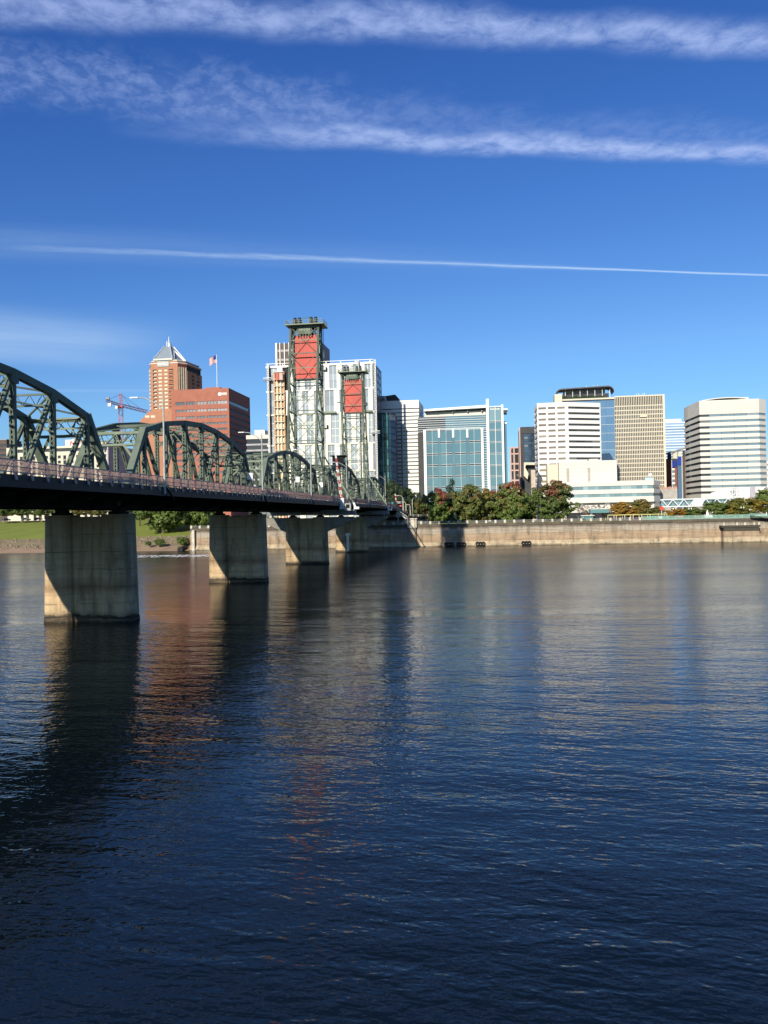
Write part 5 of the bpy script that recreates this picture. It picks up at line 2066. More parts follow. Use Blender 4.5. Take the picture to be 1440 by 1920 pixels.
# barrel roof, axis along the facade
x0, x1 = f0.U(1040, 735), f0.U(1152, 735)
zs0, zpk = f0.Z(1100, 741), f0.Z(1100, 724)
R_ = 7.5
dkroof = mat('dark_arch_roof', (0.10, 0.095, 0.10), 0.5)
prof = []
for k in range(9):
    an = math.pi / 2 * k / 8
    prof.append((x0 + 4.6 * (1 - math.cos(an)), zs0 - 0.6 + (zpk - 0.8 - zs0 + 0.6) * math.sin(an)))
for k in range(1, 8):
    prof.append((x0 + 4.6 + (x1 - x0 - 9.5) * k / 8, zpk - 0.8 + 0.8 * k / 8))
for k in range(7):
    an = math.pi / 2 * k / 6
    prof.append((x1 - 4.0 + 4.0 * math.sin(an), zpk - (zpk - zs0 - 1.0) * 0.75 * (1 - math.cos(an))))
mb = MB()
for (ua_, za_), (ub_, zb2) in zip(prof, prof[1:]):
    c8 = []
    for dz_ in (-0.75, 0.0):
        for uu, dd, z_ in ((ua_, 1.0, za_), (ub_, 1.0, zb2), (ub_, 15, zb2), (ua_, 15, za_)):
            c8.append(f0.p0 + f0.u * uu + BU * dd + UPV * (z_ + dz_))
    mb.hexa(c8)
mb.build('arched_roof', dkroof, o)
f0.put('roof_soffit', mat('tan_soffit', (0.42, 0.36, 0.30), 0.8), o, x0 + 6, x1 - 5, zs0 + 1.6, zpk - 1.6, -8.0, -7.6)
for k in range(8):
    u = x0 + (x1 - x0) * (k + 0.5) / 8
    f0.put('roof_strut', metal_l, o, u - 0.2, u + 0.2, zt + 0.1, zpk - 1.6, -4.5, -4.1)
f0.put('roof_storey', char, o, x0 + 3.5, x1 - 3, zt, zs0 + 1.5, -16, -5)
mb = MB()
for k in range(12):
    u = x0 + 6 + (x1 - x0 - 12) * k / 12
    f0.add(mb, u, u + 2.0, zt, zt + 1.2 + 1.4 * rr.random(), -3.6, -2.6)
mb.build('planter_hedge', mat('roof_hedge', (0.03, 0.045, 0.02), 0.9), o)
mb = MB(); f0.add(mb, f0.U(1042), f0.U(1056), f0.Z(1050, 760), f0.Z(1050, 739), -12, 0.6); mb.build('stair_wall', cream_pc, o)
for x in (1105, 1118, 1126):
    u = f0.U(x)
    f0.put('antenna', metal_l, o, u - 0.1, u + 0.1, zpk - 0.2, zpk + 2.0, -9, -8.8)

# --- cream grid tower
poly = rect(1154, 1248, 540, 30)
o = building('grid_tower', 'cream tower with a fine grid of narrow windows', poly)
f0, f1_, _, f3 = facs(poly)
zt = f0.Z(1200, 741)
slab('core', darkroom, o, inset(poly, 0.7), GZ, zt - 0.4)
nco = 29
finm = mat('grid_fin', (0.62, 0.555, 0.425), 0.8, 0.03, 0.4)
for k in range(nco + 1):
    u = f0.L * k / nco
    f0.put('fin', finm, o, max(0, u - 0.2), min(f0.L, u + 0.2), GZ, zt - 0.8, -0.69, 0.0)
nr = 23
zc = f0.Z(1200, 759.5)
dzr = (zc - f0.Z(1200, 917)) / 19
for k in range(28):
    z = zc - dzr * k
    f0.put('floor_band', finm, o, 0, f0.L, z - dzr * 0.22, z, -0.68, -0.08)
f0.put('parapet', cream_pc, o, 0, f0.L, zt - 0.8, zt, -0.69, 0.1)
f0.put('corner_pier', cream_pc, o, f0.L - 0.9, f0.L + 0.1, GZ, zt, -0.69, 0.15)
wm_ = MB()
for k in range(nco):
    for j in range(27):
        z = zc - dzr * j
        if (k * 7 + j * 13 + k * j) % 9 != 3:
            f0.add(wm_, f0.L * k / nco + 0.22, f0.L * (k + 1) / nco - 0.22, z - dzr + 0.1, z - dzr * 0.23, -0.68, -0.6)
wo = wm_.build('windows', g_dark, o)
wo['kind'] = 'stuff'
mb = MB()
f0.add(mb, f0.U(1203), f0.U(1210), zt, f0.Z(1206, 738.5), -8, -5)
for x in (1199, 1203, 1211, 1214):
    f0.add(mb, f0.U(x), f0.U(x) + 0.2, zt, f0.Z(1206, 734), -7, -6.8)
mb.build('rooftop_plant', whitep, o)
f0.put('window_cradle', cream_pc, o, f0.U(1201), f0.U(1214), f0.Z(1207, 782), f0.Z(1207, 778.5), 0.15, 0.9)

# --- low limestone building in front
poly = rect(1047, 1156, 452, 25)
o = building('limestone_block', 'pale limestone block without windows before the blue glass office', poly)
f0 = facs(poly)[0]
zt = f0.Z(1100, 864)
slab('core', mat('joint_grey', (0.42, 0.39, 0.33), 0.9), o, inset(poly, 0.3), GZ, zt - 0.1)
nx, ny = 22, 14
for i in range(nx):
    for j in range(ny):
        dzp = 2.0
        if i in (3, 11) and j > 1:
            continue
        z = zt - dzp * j
        f0.put('panel', lime, o, f0.L * i / nx + 0.02, f0.L * (i + 1) / nx - 0.02, z - dzp + 0.03, z - 0.02, -0.29, 0.0)
slab('roof_box', lime, o, [f0.p0 + f0.u * f0.U(1105) + BU * 2, f0.p0 + f0.u * f0.U(1122) + BU * 2, f0.p0 + f0.u * f0.U(1122) + BU * 12, f0.p0 + f0.u * f0.U(1105) + BU * 12], zt, f0.Z(1112, 860))
slab('left_wing', cream_pc, o, [f0.p0 + WE * -6 + BU * 3, f0.p0 + WE * -0.05 + BU * 3, f0.p0 + WE * -0.05 + BU * 22, f0.p0 + WE * -6 + BU * 22], GZ, zt - 1.2)
A, Bq = front(1062, 1226, 440, 920)
rC = ray(1238, 920); YC = Bq.y + 9.5
Cq = Vector((rC.x / rC.y * YC, YC, 0))
poly = [A, Bq, Cq, Cq + BU * 8, A + BU * 10]
o = building('limestone_office', 'low limestone office with three long strip windows above the park', poly)
f = facs(poly)
f0 = f[0]
zt = f0.Z(1150, 902)
slab('core', darkroom, o, inset(poly, 0.6), GZ, zt - 0.2)
cuts = [(902, 911), (917.5, 925.5), (931.5, 942), (946, 960)]
strips = [(911, 917.5), (925.5, 931.5), (942, 946)]
for y0, y1 in cuts:
    slab('spandrel', lime, o, poly, f0.Z(1150, y1), f0.Z(1150, y0))
fi = facs(inset(poly, 0.4))
for k, (y0, y1) in enumerate(strips):
    za, zb_ = f0.Z(1150, y1), f0.Z(1150, y0)
    for q in range(16):
        fi[0].put('window', g_pteal if k < 2 else g_dark, o, fi[0].L * q / 16 + 0.03, fi[0].L * (q + 1) / 16 - 0.03, za + 0.01, zb_ - 0.01, -0.15, 0.0)
    fi[1].put('window_strip', g_dark, o, 0.03, fi[1].L - 0.03, za + 0.01, zb_ - 0.01, -0.15, 0.0)
slab('stair_hood', mat('glazed_hood', (0.45, 0.55, 0.58), 0.3), o, [f0.p0 + f0.u * f0.U(1210) + BU * 3, f0.p0 + f0.u * f0.U(1227) + BU * 3, f0.p0 + f0.u * f0.U(1227) + BU * 7, f0.p0 + f0.u * f0.U(1210) + BU * 7], zt, zt + 1.5)
mb = MB(); c = f0.p0 + f0.u * f0.U(1222) + BU * 6 + UPV * (zt + 2.2); mb.tube(c, c + UPV * 1.6, 1.1, 0.9, 10); mb.build('roof_vent', white_pc, o)

# --- pale blue tower far away
poly = rect(1236, 1300, 760, 30)
o = building('pale_blue_tower', 'distant pale blue glass tower right of the cream grid tower', poly)
f0 = facs(poly)[0]
zt = f0.Z(1270, 792)
pb = mat('pale_blue_cladding', (0.62, 0.70, 0.78), 0.5, 0.05, 0.3)
banded(o, poly, zt, f0.Z(1270, 860), 13, 0.6, pb, glass('pale_sky_glass', (0.22, 0.32, 0.46), ior=1.9, var=0.3), parapet=0.6, faces=(0, 3))
slab('plant_room', white_pc, o, inset([f0.p0, f0.p0 + f0.u * f0.U(1281), f0.p0 + f0.u * f0.U(1281) + BU * 30, f0.p0 + BU * 30], 0.8), zt + 0.42, f0.Z(1265, 785.5))

# --- brick courthouse with blue glass
a, b = front(1249, 1294, 575, 890)
poly = [a, b, b + BU * 25, a + BU * 25]
o = building('brick_glass_block', 'tall brick and blue glass block left of the banded octagonal tower', poly)
f0 = Fac(a, b)
zl, zh = f0.Z(1250, 856), f0.Z(1294, 846)
slab('core', char, o, inset(poly, 0.8), GZ, zl - 1.5)
cobalt = glass('cobalt_glass', (0.03, 0.06, 0.32), ior=1.7, var=0.2)
redb = mat('dark_red_brick2', (0.30, 0.09, 0.06), 0.85, 0.1, 0.5)
segs = [(1249, 1258, redb, 862, 0.2), (1258, 1259.5, metal_l, 862, 0.3), (1264.5, 1268, redb, 868, 0.3), (1270, 1277, g_blue, 860, 0.1), (1277.2, 1279, metal_l, 856, 0.3), (1279.3, 1286, mat('brown_cladding', (0.11, 0.075, 0.06)), 855, 0.0), (1286.5, 1294, redb, 868, 0.5)]
for x0, x1, m_, y0, pr in segs:
    f0.put('bay', m_, o, f0.U(x0), f0.U(x1), GZ, f0.Z((x0 + x1) / 2, y0), -0.75, pr)
for k in range(26):
    z = f0.Z(1262, 878) - 1.6 * k
    f0.put('stair_glass', g_pteal if k % 2 else white_pc, o, f0.U(1259.7), f0.U(1264.3), z - 1.4, z, -0.75, 0.0)
for x0, x1, y0, y1 in ((1259.7, 1268, 864, 876), (1270, 1277, 856, 872), (1285, 1293, 856, 868)):
    f0.put('blue_panel', cobalt, o, f0.U(x0), f0.U(x1), f0.Z((x0 + x1) / 2, y1), f0.Z((x0 + x1) / 2, y0), 0.55, 0.7)
mb = MB()
pa, pb2 = f0.p0 + f0.u * -0.5 + f0.n * 0.9, f0.p0 + f0.u * (f0.L + 0.5) + f0.n * 0.9
z0a, z1a = f0.Z(1249, 852), f0.Z(1294, 838)
mb.hexa([pa + UPV * z0a, pb2 + UPV * z1a, pb2 + BU * 24 + UPV * z1a, pa + BU * 24 + UPV * z0a,
         pa + UPV * (z0a + 0.8), pb2 + UPV * (z1a + 0.8), pb2 + BU * 24 + UPV * (z1a + 0.8), pa + BU * 24 + UPV * (z0a + 0.8)])
mb.build('sloping_roof', mat('tan_roof', (0.32, 0.28, 0.22), 0.8), o)
for x in (1256, 1266, 1275, 1285):
    f0.put('roof_fin', cream_pc if x in (1266, 1275) else char, o, f0.U(x) - 1.2, f0.U(x) + 1.2, f0.Z(x, 866), f0.Z(x, 850 - (x - 1256) * 0.2), -3, -0.85)

# --- low grey block with tiled ridge
poly = rect(1237, 1270, 460, 14, 925)
o = building('low_grey_block', 'low grey block under the cream grid tower beside the white footbridge', poly)
f0 = facs(poly)[0]
zt = f0.Z(1252, 917)
slab('body', mat('warm_grey_render', (0.42, 0.39, 0.34), 0.85), o, poly, GZ, zt)
for k in range(6):
    u = f0.L * k / 6
    f0.put('ridge_tile', mat('salmon_tile', (0.52, 0.30, 0.22), 0.85), o, u + 0.05, u + f0.L / 6 - 0.05, zt, zt + 0.9 + 0.4 * (k % 2), -3, -0.1)

# --- octagonal banded tower
A, Bq = front(1313, 1425, 500, 850)
rL = ray(1292, 850)
kL = rL.x / rL.y
YL = A.y + 24
Lq = Vector((kL * YL, YL, 0))
Rr = Bq + WE * 5.5 + BU * 5.0
poly = [A, Bq, Rr, Rr + BU * 30, Lq + BU * 12, Lq]
o = building('octagonal_tower', 'large pale banded tower with chamfered corners at the right edge', poly)
f = facs(poly)
f0 = f[0]
zt = f0.Z(1370, 750.5)
g_band = glass('blue_grey_band_glass', (0.16, 0.22, 0.25), ior=1.8, var=0.12, cell=(0.5, 0.5, 0.3))
zb0, zbN = f0.Z(1370, 775.5), f0.Z(1370, 775.5 + 11.13 * 14)
banded(o, poly, zt, zbN, 14, 0.40, lime, g_band, parapet=zt - zb0, faces=(0, 1, 5), setb=0.35,
       glass_by_face={0: [(0.0, 0.155, g_dark), (0.16, 0.36, g_band), (0.365, 0.58, g_band), (0.585, 0.79, g_band), (0.795, 1.0, g_band)], 5: g_dark})
for k in range(1, 24):
    u = f0.L * k / 24
    f0.put('panel_joint', mat('joint_grey', (0.50, 0.47, 0.40), 0.9), o, u - 0.04, u + 0.04, zb0, zt, 0.0, 0.015)
for k in range(1, 6):
    z = zb0 + (zt - zb0) * k / 6
    f0.put('panel_joint', mat('joint_grey', (0.50, 0.47, 0.40)), o, 0.02, f0.L - 0.02, z - 0.04, z + 0.04, 0.0, 0.013)
# shallow curved roof shell
mb = MB()
xa, xb = f0.U(1322), f0.U(1404)
N = 12
for k in range(N):
    a0, a1 = k / N, (k + 1) / N
    z0 = zt + 0.5 + 2.4 * math.sin(math.pi * (0.15 + 0.6 * a0)) - 0.4
    z1 = zt + 0.5 + 2.4 * math.sin(math.pi * (0.15 + 0.6 * a1)) - 0.4
    c8 = []
    for dz_ in (-0.5, 0.0):
        for uu, dd, z_ in ((xa + (xb - xa) * a0, 4, z0), (xa + (xb - xa) * a1, 4, z1), (xa + (xb - xa) * a1, 20, z1), (xa + (xb - xa) * a0, 20, z0)):
            c8.append(f0.p0 + f0.u * uu + BU * dd + UPV * (z_ + dz_))
    mb.hexa(c8)
mb.build('roof_shell', lime, o)
mb = MB(); f0.add(mb, xa + 4, xb - 2, zt + 0.42, zt + 1.4, -18, -6); mb.build('roof_storey', char, o)
mb = MB(); f0.add(mb, xb - 3, xb + 2, zt + 0.42, zt + 2.2, -18, -5); mb.build('plant_room', lime, o)
# --- white podium under it and edge block
poly = rect(1384, 1450, 452, 14, 930)
o = building('white_podium', 'white blank podium block below the octagonal tower', poly)
f0 = facs(poly)[0]
zt = f0.Z(1415, 914)
slab('body', white_pc, o, inset(poly, 0.3), GZ, zt)
for k in range(6):
    f0.put('panel', white_pc if k != 2 else mat('grey_render_and_shade', (0.42, 0.40, 0.42)), o, f0.L * k / 6 + 0.03, f0.L * (k + 1) / 6 - 0.03, GZ, zt + 0.3, -0.29, 0.0 if k != 2 else -0.12)
poly = rect(1437, 1475, 560, 20)
o = building('white_slab', 'sliver of a white building cut off by the right edge', poly)
f0 = facs(poly)[0]
zt = f0.Z(1438, 865)
slab('body', white_pc, o, poly, GZ, zt)
for k in range(8):
    f0.put('window_strip', g_dark, o, 0.5, f0.L - 0.5, zt - 3 - 3.4 * k, zt - 1.6 - 3.4 * k, 0.0, 0.05)

# --- white covered footbridge
A, Bq = front(1241, 1386, 438, 935)
f0 = Fac(A, Bq)
fb = thing('footbridge', 'white covered truss footbridge before the octagonal tower', 'footbridge', A + UPV * GZ)
zt, zb = f0.Z(1310, 934.5), f0.Z(1310, 949.5)
for n0 in (-3.4, 0.0):
    f0.put('chord', framew, fb, 0, f0.L, zt - 0.35, zt, n0 - 0.35, n0)
    f0.put('chord', framew, fb, 0, f0.L, zb, zb + 0.45, n0 - 0.35, n0)
    npan = 14
    for k in range(npan):
        ua, ub = f0.L * k / npan, f0.L * (k + 1) / npan
        mb = MB()
        za, zc_ = (zb + 0.4, zt - 0.3) if k % 2 else (zt - 0.3, zb + 0.4)
        mb.bar(f0.p0 + f0.u * ua + f0.n * (n0 - 0.17) + UPV * za, f0.p0 + f0.u * ub + f0.n * (n0 - 0.17) + UPV * zc_, 0.34, 0.28, f0.n)
        mb.build('diagonal', framew, fb)
f0.put('floor', roofgrey, fb, 0, f0.L, zb + 0.1, zb + 0.3, -3.04, -0.36)
for k in range(20):
    f0.put('pane', g_pteal, fb, f0.L * k / 20 + 0.05, f0.L * (k + 1) / 20 - 0.05, zb + 0.5, zt - 0.4, -2.2, -2.1)
mb = MB()
P = [(1296, 948), (1316, 948.5), (1322, 934), (1303, 934)]
pl = [f0.p0 + f0.u * f0.uz(*p)[0] + f0.n * 0.06 + UPV * f0.uz(*p)[1] for p in P]
mb.hexa([p for p in pl] + [p + f0.n * 0.2 for p in pl]); mb.build('canopy', white_pc, fb)
P = [(1322, 930.5), (1364, 931.5), (1372, 915), (1352, 917)]
pl = [f0.p0 + f0.u * f0.uz(*p)[0] + f0.n * 0.06 + UPV * f0.uz(*p)[1] for p in P]
mb = MB(); mb.hexa([p for p in pl] + [p - f0.n * 3.0 for p in pl]); mb.build('canopy', white_pc, fb)
lattice(f0.p0 + f0.u * f0.U(1374) + UPV * GZ, f0.p0 + f0.u * f0.U(1374) + UPV * f0.Z(1374, 916), 2.6, 9, 'stair_lattice', fb, framew)
lattice(f0.p0 + f0.u * f0.U(1381) + UPV * GZ, f0.p0 + f0.u * f0.U(1381) + UPV * f0.Z(1381, 916), 2.0, 9, 'stair_lattice', fb, framew)
for x in (1260, 1300, 1340):
    f0.put('column', stone, fb, f0.U(x) - 0.5, f0.U(x) + 0.5, GZ, zb, -2.4, -1.4)

# ------------------------------------------------------------------ trees
def crown_mesh(name, seed, n_clump, per, leaf, shape='round', material=None):
    """unit crown (radius 1, height from -1 to 1) of many leaf faces gathered in clumps"""
    r = np.random.RandomState(seed)
    cs = []
    while len(cs) < n_clump:
        p = r.uniform(-1, 1, 3)
        z = p[2]
        if shape == 'round':
            rad = math.sqrt(max(0, 1 - abs(z) ** 2.3)) * (0.94 if z > -0.3 else 0.86)
        elif shape == 'cone':
            rad = (1 - z) * 0.48 + 0.07
        elif shape == 'wide':
            rad = math.sqrt(max(0, 1 - abs(z) ** 3))
        else:
            rad = math.sqrt(max(0, 1 - z * z)) * 0.9
        d = math.hypot(p[0], p[1])
        an = math.atan2(p[1], p[0])
        lump = 1 + 0.20 * math.sin(3 * an + seed + 2.5 * z) + 0.14 * math.sin(5 * an - 4 * z + seed) + 0.08 * math.sin(9 * an + 7 * z)
        if d < rad * lump * 0.90 and (d > 0.35 * rad or abs(z) > 0.5 or r.rand() < 0.35):
            cs.append((p[0], p[1], z * 0.9))
    cs = np.array(cs)
    C = np.repeat(cs, per, axis=0)
    N = len(C)
    sz = np.repeat(r.uniform(0.08, 0.20, n_clump), per)
    g = r.normal(0, 1, (N, 3))
    g *= (r.uniform(0.2, 1, (N, 1)) ** 0.5) / np.maximum(1e-6, np.linalg.norm(g, axis=1, keepdims=True)) * 1.0
    P = C + g * sz[:, None] * np.array([1.15, 1.15, 0.8])
    out = g + 0.5 * C / np.maximum(1e-6, np.linalg.norm(C, axis=1, keepdims=True)) + r.normal(0, 0.45, (N, 3)) + np.array([0, 0, 0.25])
    out /= np.linalg.norm(out, axis=1, keepdims=True)
    t1 = np.cross(out, r.normal(0, 1, (N, 3)))
    t1 /= np.maximum(1e-6, np.linalg.norm(t1, axis=1, keepdims=True))
    t2 = np.cross(out, t1)
    ls = leaf * r.uniform(0.6, 1.35, (N, 1))
    V = np.stack([P - t1 * ls, P - t2 * ls * 0.62, P + t1 * ls, P + t2 * ls * 0.62], axis=1).reshape(-1, 3)
    F_ = np.arange(4 * N).reshape(-1, 4)
    me = bpy.data.meshes.new(name)
    me.vertices.add(4 * N)
    me.vertices.foreach_set('co', V.astype(np.float32).ravel())
    me.loops.add(4 * N)
    me.loops.foreach_set('vertex_index', F_.astype(np.int32).ravel())
    me.polygons.add(N)
    me.polygons.foreach_set('loop_start', np.arange(0, 4 * N, 4, dtype=np.int32))
    me.update(calc_edges=True)
    me.materials.append(material)
    return me


def trunk_mesh(name, seed, material):
    """unit tree skeleton: height 1, tapered trunk with limbs"""
    r = random.Random(seed)
    mb = MB()
    pts = [Vector((0, 0, -0.03)), Vector((0.01, 0, 0.25)), Vector((-0.01, 0.01, 0.5)), Vector((0.01, 0, 0.8))]
    rad = [0.030, 0.023, 0.016, 0.006]
    for k in range(3):
        mb.tube(pts[k], pts[k + 1], rad[k], rad[k + 1], 8)
    for k in range(9):
        z = 0.25 + 0.05 * k
        a = k * 2.4 + r.random()
        L = 0.30 - 0.018 * k
        c = Vector((0, 0, z))
        e = c + Vector((math.cos(a) * L, math.sin(a) * L, L * 0.75))
        m = c.lerp(e, 0.5) + Vector((0, 0, -0.02))
        mb.tube(c, m, 0.011, 0.008, 6)
        mb.tube(m, e, 0.008, 0.003, 6)
    me = bpy.data.meshes.new(name)
    me.from_pydata(mb.v, [], mb.f)
    me.materials.append(material)
    return me


bark = mat('tree_bark', (0.12, 0.09, 0.065), 0.9, 0.2, 1.5)
palebark = mat('pale_bark', (0.42, 0.38, 0.32), 0.9, 0.15, 1.5)
G3 = ((0.05, 0.082, 0.018), (0.105, 0.155, 0.032), (0.18, 0.23, 0.055))
FOL = {
    'green': foliage('leaves_green', G3),
    'deep': foliage('leaves_deep_and_shaded_green', ((0.014, 0.026, 0.011), (0.026, 0.045, 0.018), (0.045, 0.07, 0.026))),  # very dark green, with shade put into the leaf colour
    'olive': foliage('leaves_olive', ((0.06, 0.075, 0.02), (0.12, 0.14, 0.035), (0.20, 0.21, 0.065)), (0.20, 0.13, 0.03), 0.05, 0.05),
    'yellowgreen': foliage('leaves_yellow_green', ((0.06, 0.07, 0.014), (0.13, 0.14, 0.025), (0.21, 0.20, 0.04)), (0.24, 0.17, 0.02), 0.08, 0.06),
    'redgreen': foliage('leaves_red_and_green', G3, (0.26, 0.05, 0.035), 0.02, 0.17),
    'redleft': foliage('leaves_crimson_and_green', G3, (0.24, 0.035, 0.035), 0.05, 0.15),
    'rust': foliage('leaves_green_with_rust_top', ((0.04, 0.066, 0.018), (0.08, 0.118, 0.026), (0.135, 0.175, 0.045)), (0.19, 0.07, 0.04), -0.01, 0.13),
    'brown': foliage('leaves_brownish_green', ((0.055, 0.07, 0.018), (0.11, 0.13, 0.03), (0.175, 0.195, 0.05)), (0.19, 0.10, 0.04), -0.02, 0.03),
    'orange': foliage('leaves_orange', ((0.16, 0.08, 0.012), (0.30, 0.16, 0.02), (0.42, 0.25, 0.04)), (0.14, 0.12, 0.02), 0.0, 0.0),
    'conifer': foliage('needles_blue_green', ((0.014, 0.032, 0.02), (0.03, 0.06, 0.036), (0.055, 0.09, 0.052))),
    'pinkish': foliage('leaves_pale_russet', ((0.16, 0.09, 0.06), (0.26, 0.16, 0.10), (0.34, 0.25, 0.15)), (0.14, 0.13, 0.06), 0.06, 0.0),
}
_cm, _tm = {}, {}


def tree(px, ytop, ybase, wpx, Y, fol, label, shape='round', seed=1, pale=False, low=0.30, sparse=False):
    base = at(px, ybase, Y)
    top = at(px, ytop, Y)
    gz = min(base.z, 14.6)
    H = top.z - gz
    wd = wpx * Y / F
    variant = seed % 3
    key = (fol, shape, variant, sparse)
    if key not in _cm:
        _cm[key] = crown_mesh('crown', 11 + variant * 7 + len(shape), 45 if sparse else 190, 40 if sparse else 75, 0.044 if not sparse else 0.045, shape, FOL[fol])
    tk = (variant, pale)
    if tk not in _tm:
        _tm[tk] = trunk_mesh('trunk', variant + 5, palebark if pale else bark)
    o = thing('conifer_tree' if shape == 'cone' else 'tree', label, 'tree', (base.x, base.y, gz), 'riverside trees')
    shared('trunk', _tm[tk], o, (base.x, base.y, gz), seed * 1.3, (max(H, wd * 0.8),) * 2 + (H * 0.96,))
    ch = H * (1 - low) / 2
    shared('crown', _cm[key], o, (base.x, base.y, gz + H * low + ch * 0.98), seed * 2.1, (wd / 2, wd / 2, ch))
    return o


# left, under the bridge
rt = random.Random(5)
for k, (x, y0, w_) in enumerate(((6, 950, 46), (40, 948, 50), (78, 950, 48), (112, 950, 40))):
    tree(x, y0, 977, w_, 462, 'green', 'pale trunked park tree, %s of the row behind the lawn at the left edge' % ('first', 'second', 'third', 'fourth')[k], 'wide', k, True, 0.35)
for k, (x, y0, w_) in enumerate(((150, 947, 44), (185, 950, 40), (222, 948, 42))):
    tree(x, y0, 975, w_, 462, 'olive', 'park tree showing just above the foremost pier, %s of three' % ('left', 'middle', 'right')[k], 'wide', k + 1, True, 0.3)
tree(306, 905, 1003, 112, 402, 'green', 'big round green tree on the bank between the first two piers', 'round', 1, False, 0.02)
tree(372, 925, 997, 74, 408, 'green', 'smaller green tree on the bank just left of the second pier', 'round', 2, False, 0.05)
tree(262, 935, 985, 40, 430, 'deep', 'dark green tree right behind the foremost pier', 'round', 0, False, 0.2)
tree(512, 968, 990, 40, 372, 'green', 'low green tree above the sea wall right of the second pier', 'wide', 0, False, 0.1)
# trees by the bridge end, the apartment shadow put into the leaf colour
tree(733, 895, 987, 50, 412, 'deep', 'tall dark tree beside the apartment corner', 'round', 0, False, 0.1)
tree(756, 907, 987, 52, 410, 'deep', 'broad dark tree below the white banded office', 'round', 1, False, 0.1)
tree(779, 919, 987, 42, 410, 'deep', 'dark tree behind the street lamps at the bridge end', 'round', 2, False, 0.1)
# park row
tree(793, 930, 985, 32, 388, 'olive', 'light green tree at the left end of the park row', 'round', 2, False, 0.05)
tree(819, 912, 987, 60, 380, 'redleft', 'crimson and green tree left of the conifer', 'round', 0, False, 0.05)
tree(849, 886, 986, 50, 390, 'conifer', 'blue green conifer in front of the glass office', 'cone', 0, False, 0.04)
tree(876, 902, 985, 70, 386, 'brown', 'brownish green tree right of the conifer', 'round', 1, False, 0.05)
tree(908, 912, 985, 60, 392, 'olive', 'pale olive tree before the right half of the glass office', 'round', 0, False, 0.05)
tree(958, 899, 986, 72, 380, 'redgreen', 'green tree with crimson top before the pink block', 'round', 2, False, 0.05)
tree(989, 924, 984, 52, 396, 'green', 'small green tree left of the big rust topped tree', 'round', 1, False, 0.05)
tree(1038, 896, 985, 88, 378, 'rust', 'big dense green tree with rust red top before the white office', 'round', 0, False, 0.05)
tree(930, 940, 984, 40, 404, 'deep', 'dark green tree in the gap behind the park row', 'round', 2, False, 0.1)
for k, (x, y0, w_, fo, lab) in enumerate(((1093, 943, 30, 'pinkish', 'thin russet tree right of the big rust topped tree'), (1114, 942, 34, 'pinkish', 'thin russet tree behind the small glass kiosk'),
                                          (1136, 944, 30, 'pinkish', 'thin russet tree left of the orange trees'), (1164, 939, 42, 'orange', 'bright orange tree left of two before the limestone office'),
                                          (1186, 946, 32, 'orange', 'bright orange tree right of two before the limestone office'), (1203, 933, 44, 'olive', 'olive green tree right of the orange pair'),
                                          (1231, 948, 34, 'brown', 'brownish tree beside the red sculpture'), (1266, 951, 44, 'orange', 'low orange tree under the white footbridge'),
                                          (1298, 949, 44, 'green', 'dark green tree under the middle of the footbridge'))):
    tree(x, y0, 980, w_, 408, fo, lab, 'round', k, False, 0.22, sparse=fo == 'pinkish')
for k, (x, y0, w_, fo, lab) in enumerate(((1340, 938, 54, 'green', 'dark green plaza tree at the right end of the footbridge'), (1368, 940, 50, 'yellowgreen', 'yellow green plaza tree, left of the two at the white podium'),
                                          (1403, 931, 68, 'yellowgreen', 'broad yellow green plaza tree, right of the two at the white podium'), (1440, 912, 54, 'green', 'green tree cut off by the right edge'),
                                          (1385, 932, 36, 'olive', 'olive tree behind the yellow green pair'))):
    tree(x, y0, 984, w_, 400 if k != 4 else 412, fo, lab, 'wide', k, True, 0.28)

# shrubs on the bank left of the sea wall
for k, (x, y, w_, lab) in enumerate(((300, 1013, 22, 'green shrub on the stony bank, left of two'), (343, 1008, 26, 'green shrub against the end of the sea wall'), (278, 1000, 14, 'small olive shrub at the lawn edge'))):
    c = at(x, y, 372)
    me = _cm[('green', 'round', 1, False)]
    wd = w_ * 372 / F
    o = shared('shrub', me, None, (c.x, c.y, ground_z(W_END - 10, 12) + wd * 0.25), k, (wd / 2, wd / 2, wd * 0.36))
    tag(o, lab, 'shrub', 'shrubs on the bank')

# ------------------------------------------------------------------ park furniture, kiosks, vehicles, people
kg = glass('kiosk_glass', (0.10, 0.22, 0.22), ior=1.6)
o = thing('glass_kiosk', 'small green glass kiosk beside the big rust topped tree', 'kiosk', at(1099, 979, 398))
o.location.z = 9.6
c0 = at(1088, 979, 398); c1 = at(1113, 979, 398)
fk = Fac((c0.x, c0.y), (c1.x, c1.y))
zk = fk.Z(1100, 966)
for k in range(4):
    fk.put('pane', kg, o, fk.L * k / 4 + 0.05, fk.L * (k + 1) / 4 - 0.05, 9.6, zk - 0.3, -0.2, -0.1)
    fk.put('post', teal, o, fk.L * k / 4 - 0.08, fk.L * k / 4 + 0.08, 9.6, zk - 0.3, -0.3, 0.05)
fk.put('body', kg, o, 0.05, fk.L - 0.05, 9.6, zk - 0.3, -5, -0.4)
fk.put('roof', whitep, o, -0.4, fk.L + 0.4, zk - 0.3, zk, -5.4, 0.5)
fk.put('upper_box', kg, o, fk.L * 0.9, fk.L * 2.3, zk + 1.0, zk + 2.8, -6, -3)
fk.put('upper_frame', whitep, o, fk.L * 0.88, fk.L * 2.32, zk + 2.8, zk + 3.1, -6.2, -2.8)
fk.put('upper_post', stone, o, fk.L * 0.95, fk.L * 1.1, 9.6, zk + 1.0, -5, -4.4)
yel = mat('yellow_frame_paint', (0.62, 0.55, 0.20), 0.6)
o = thing('yellow_pavilion', 'long yellow framed pavilion with a green glass booth before the limestone office', 'pavilion', at(1200, 979, 402))
o.location.z = 9.6
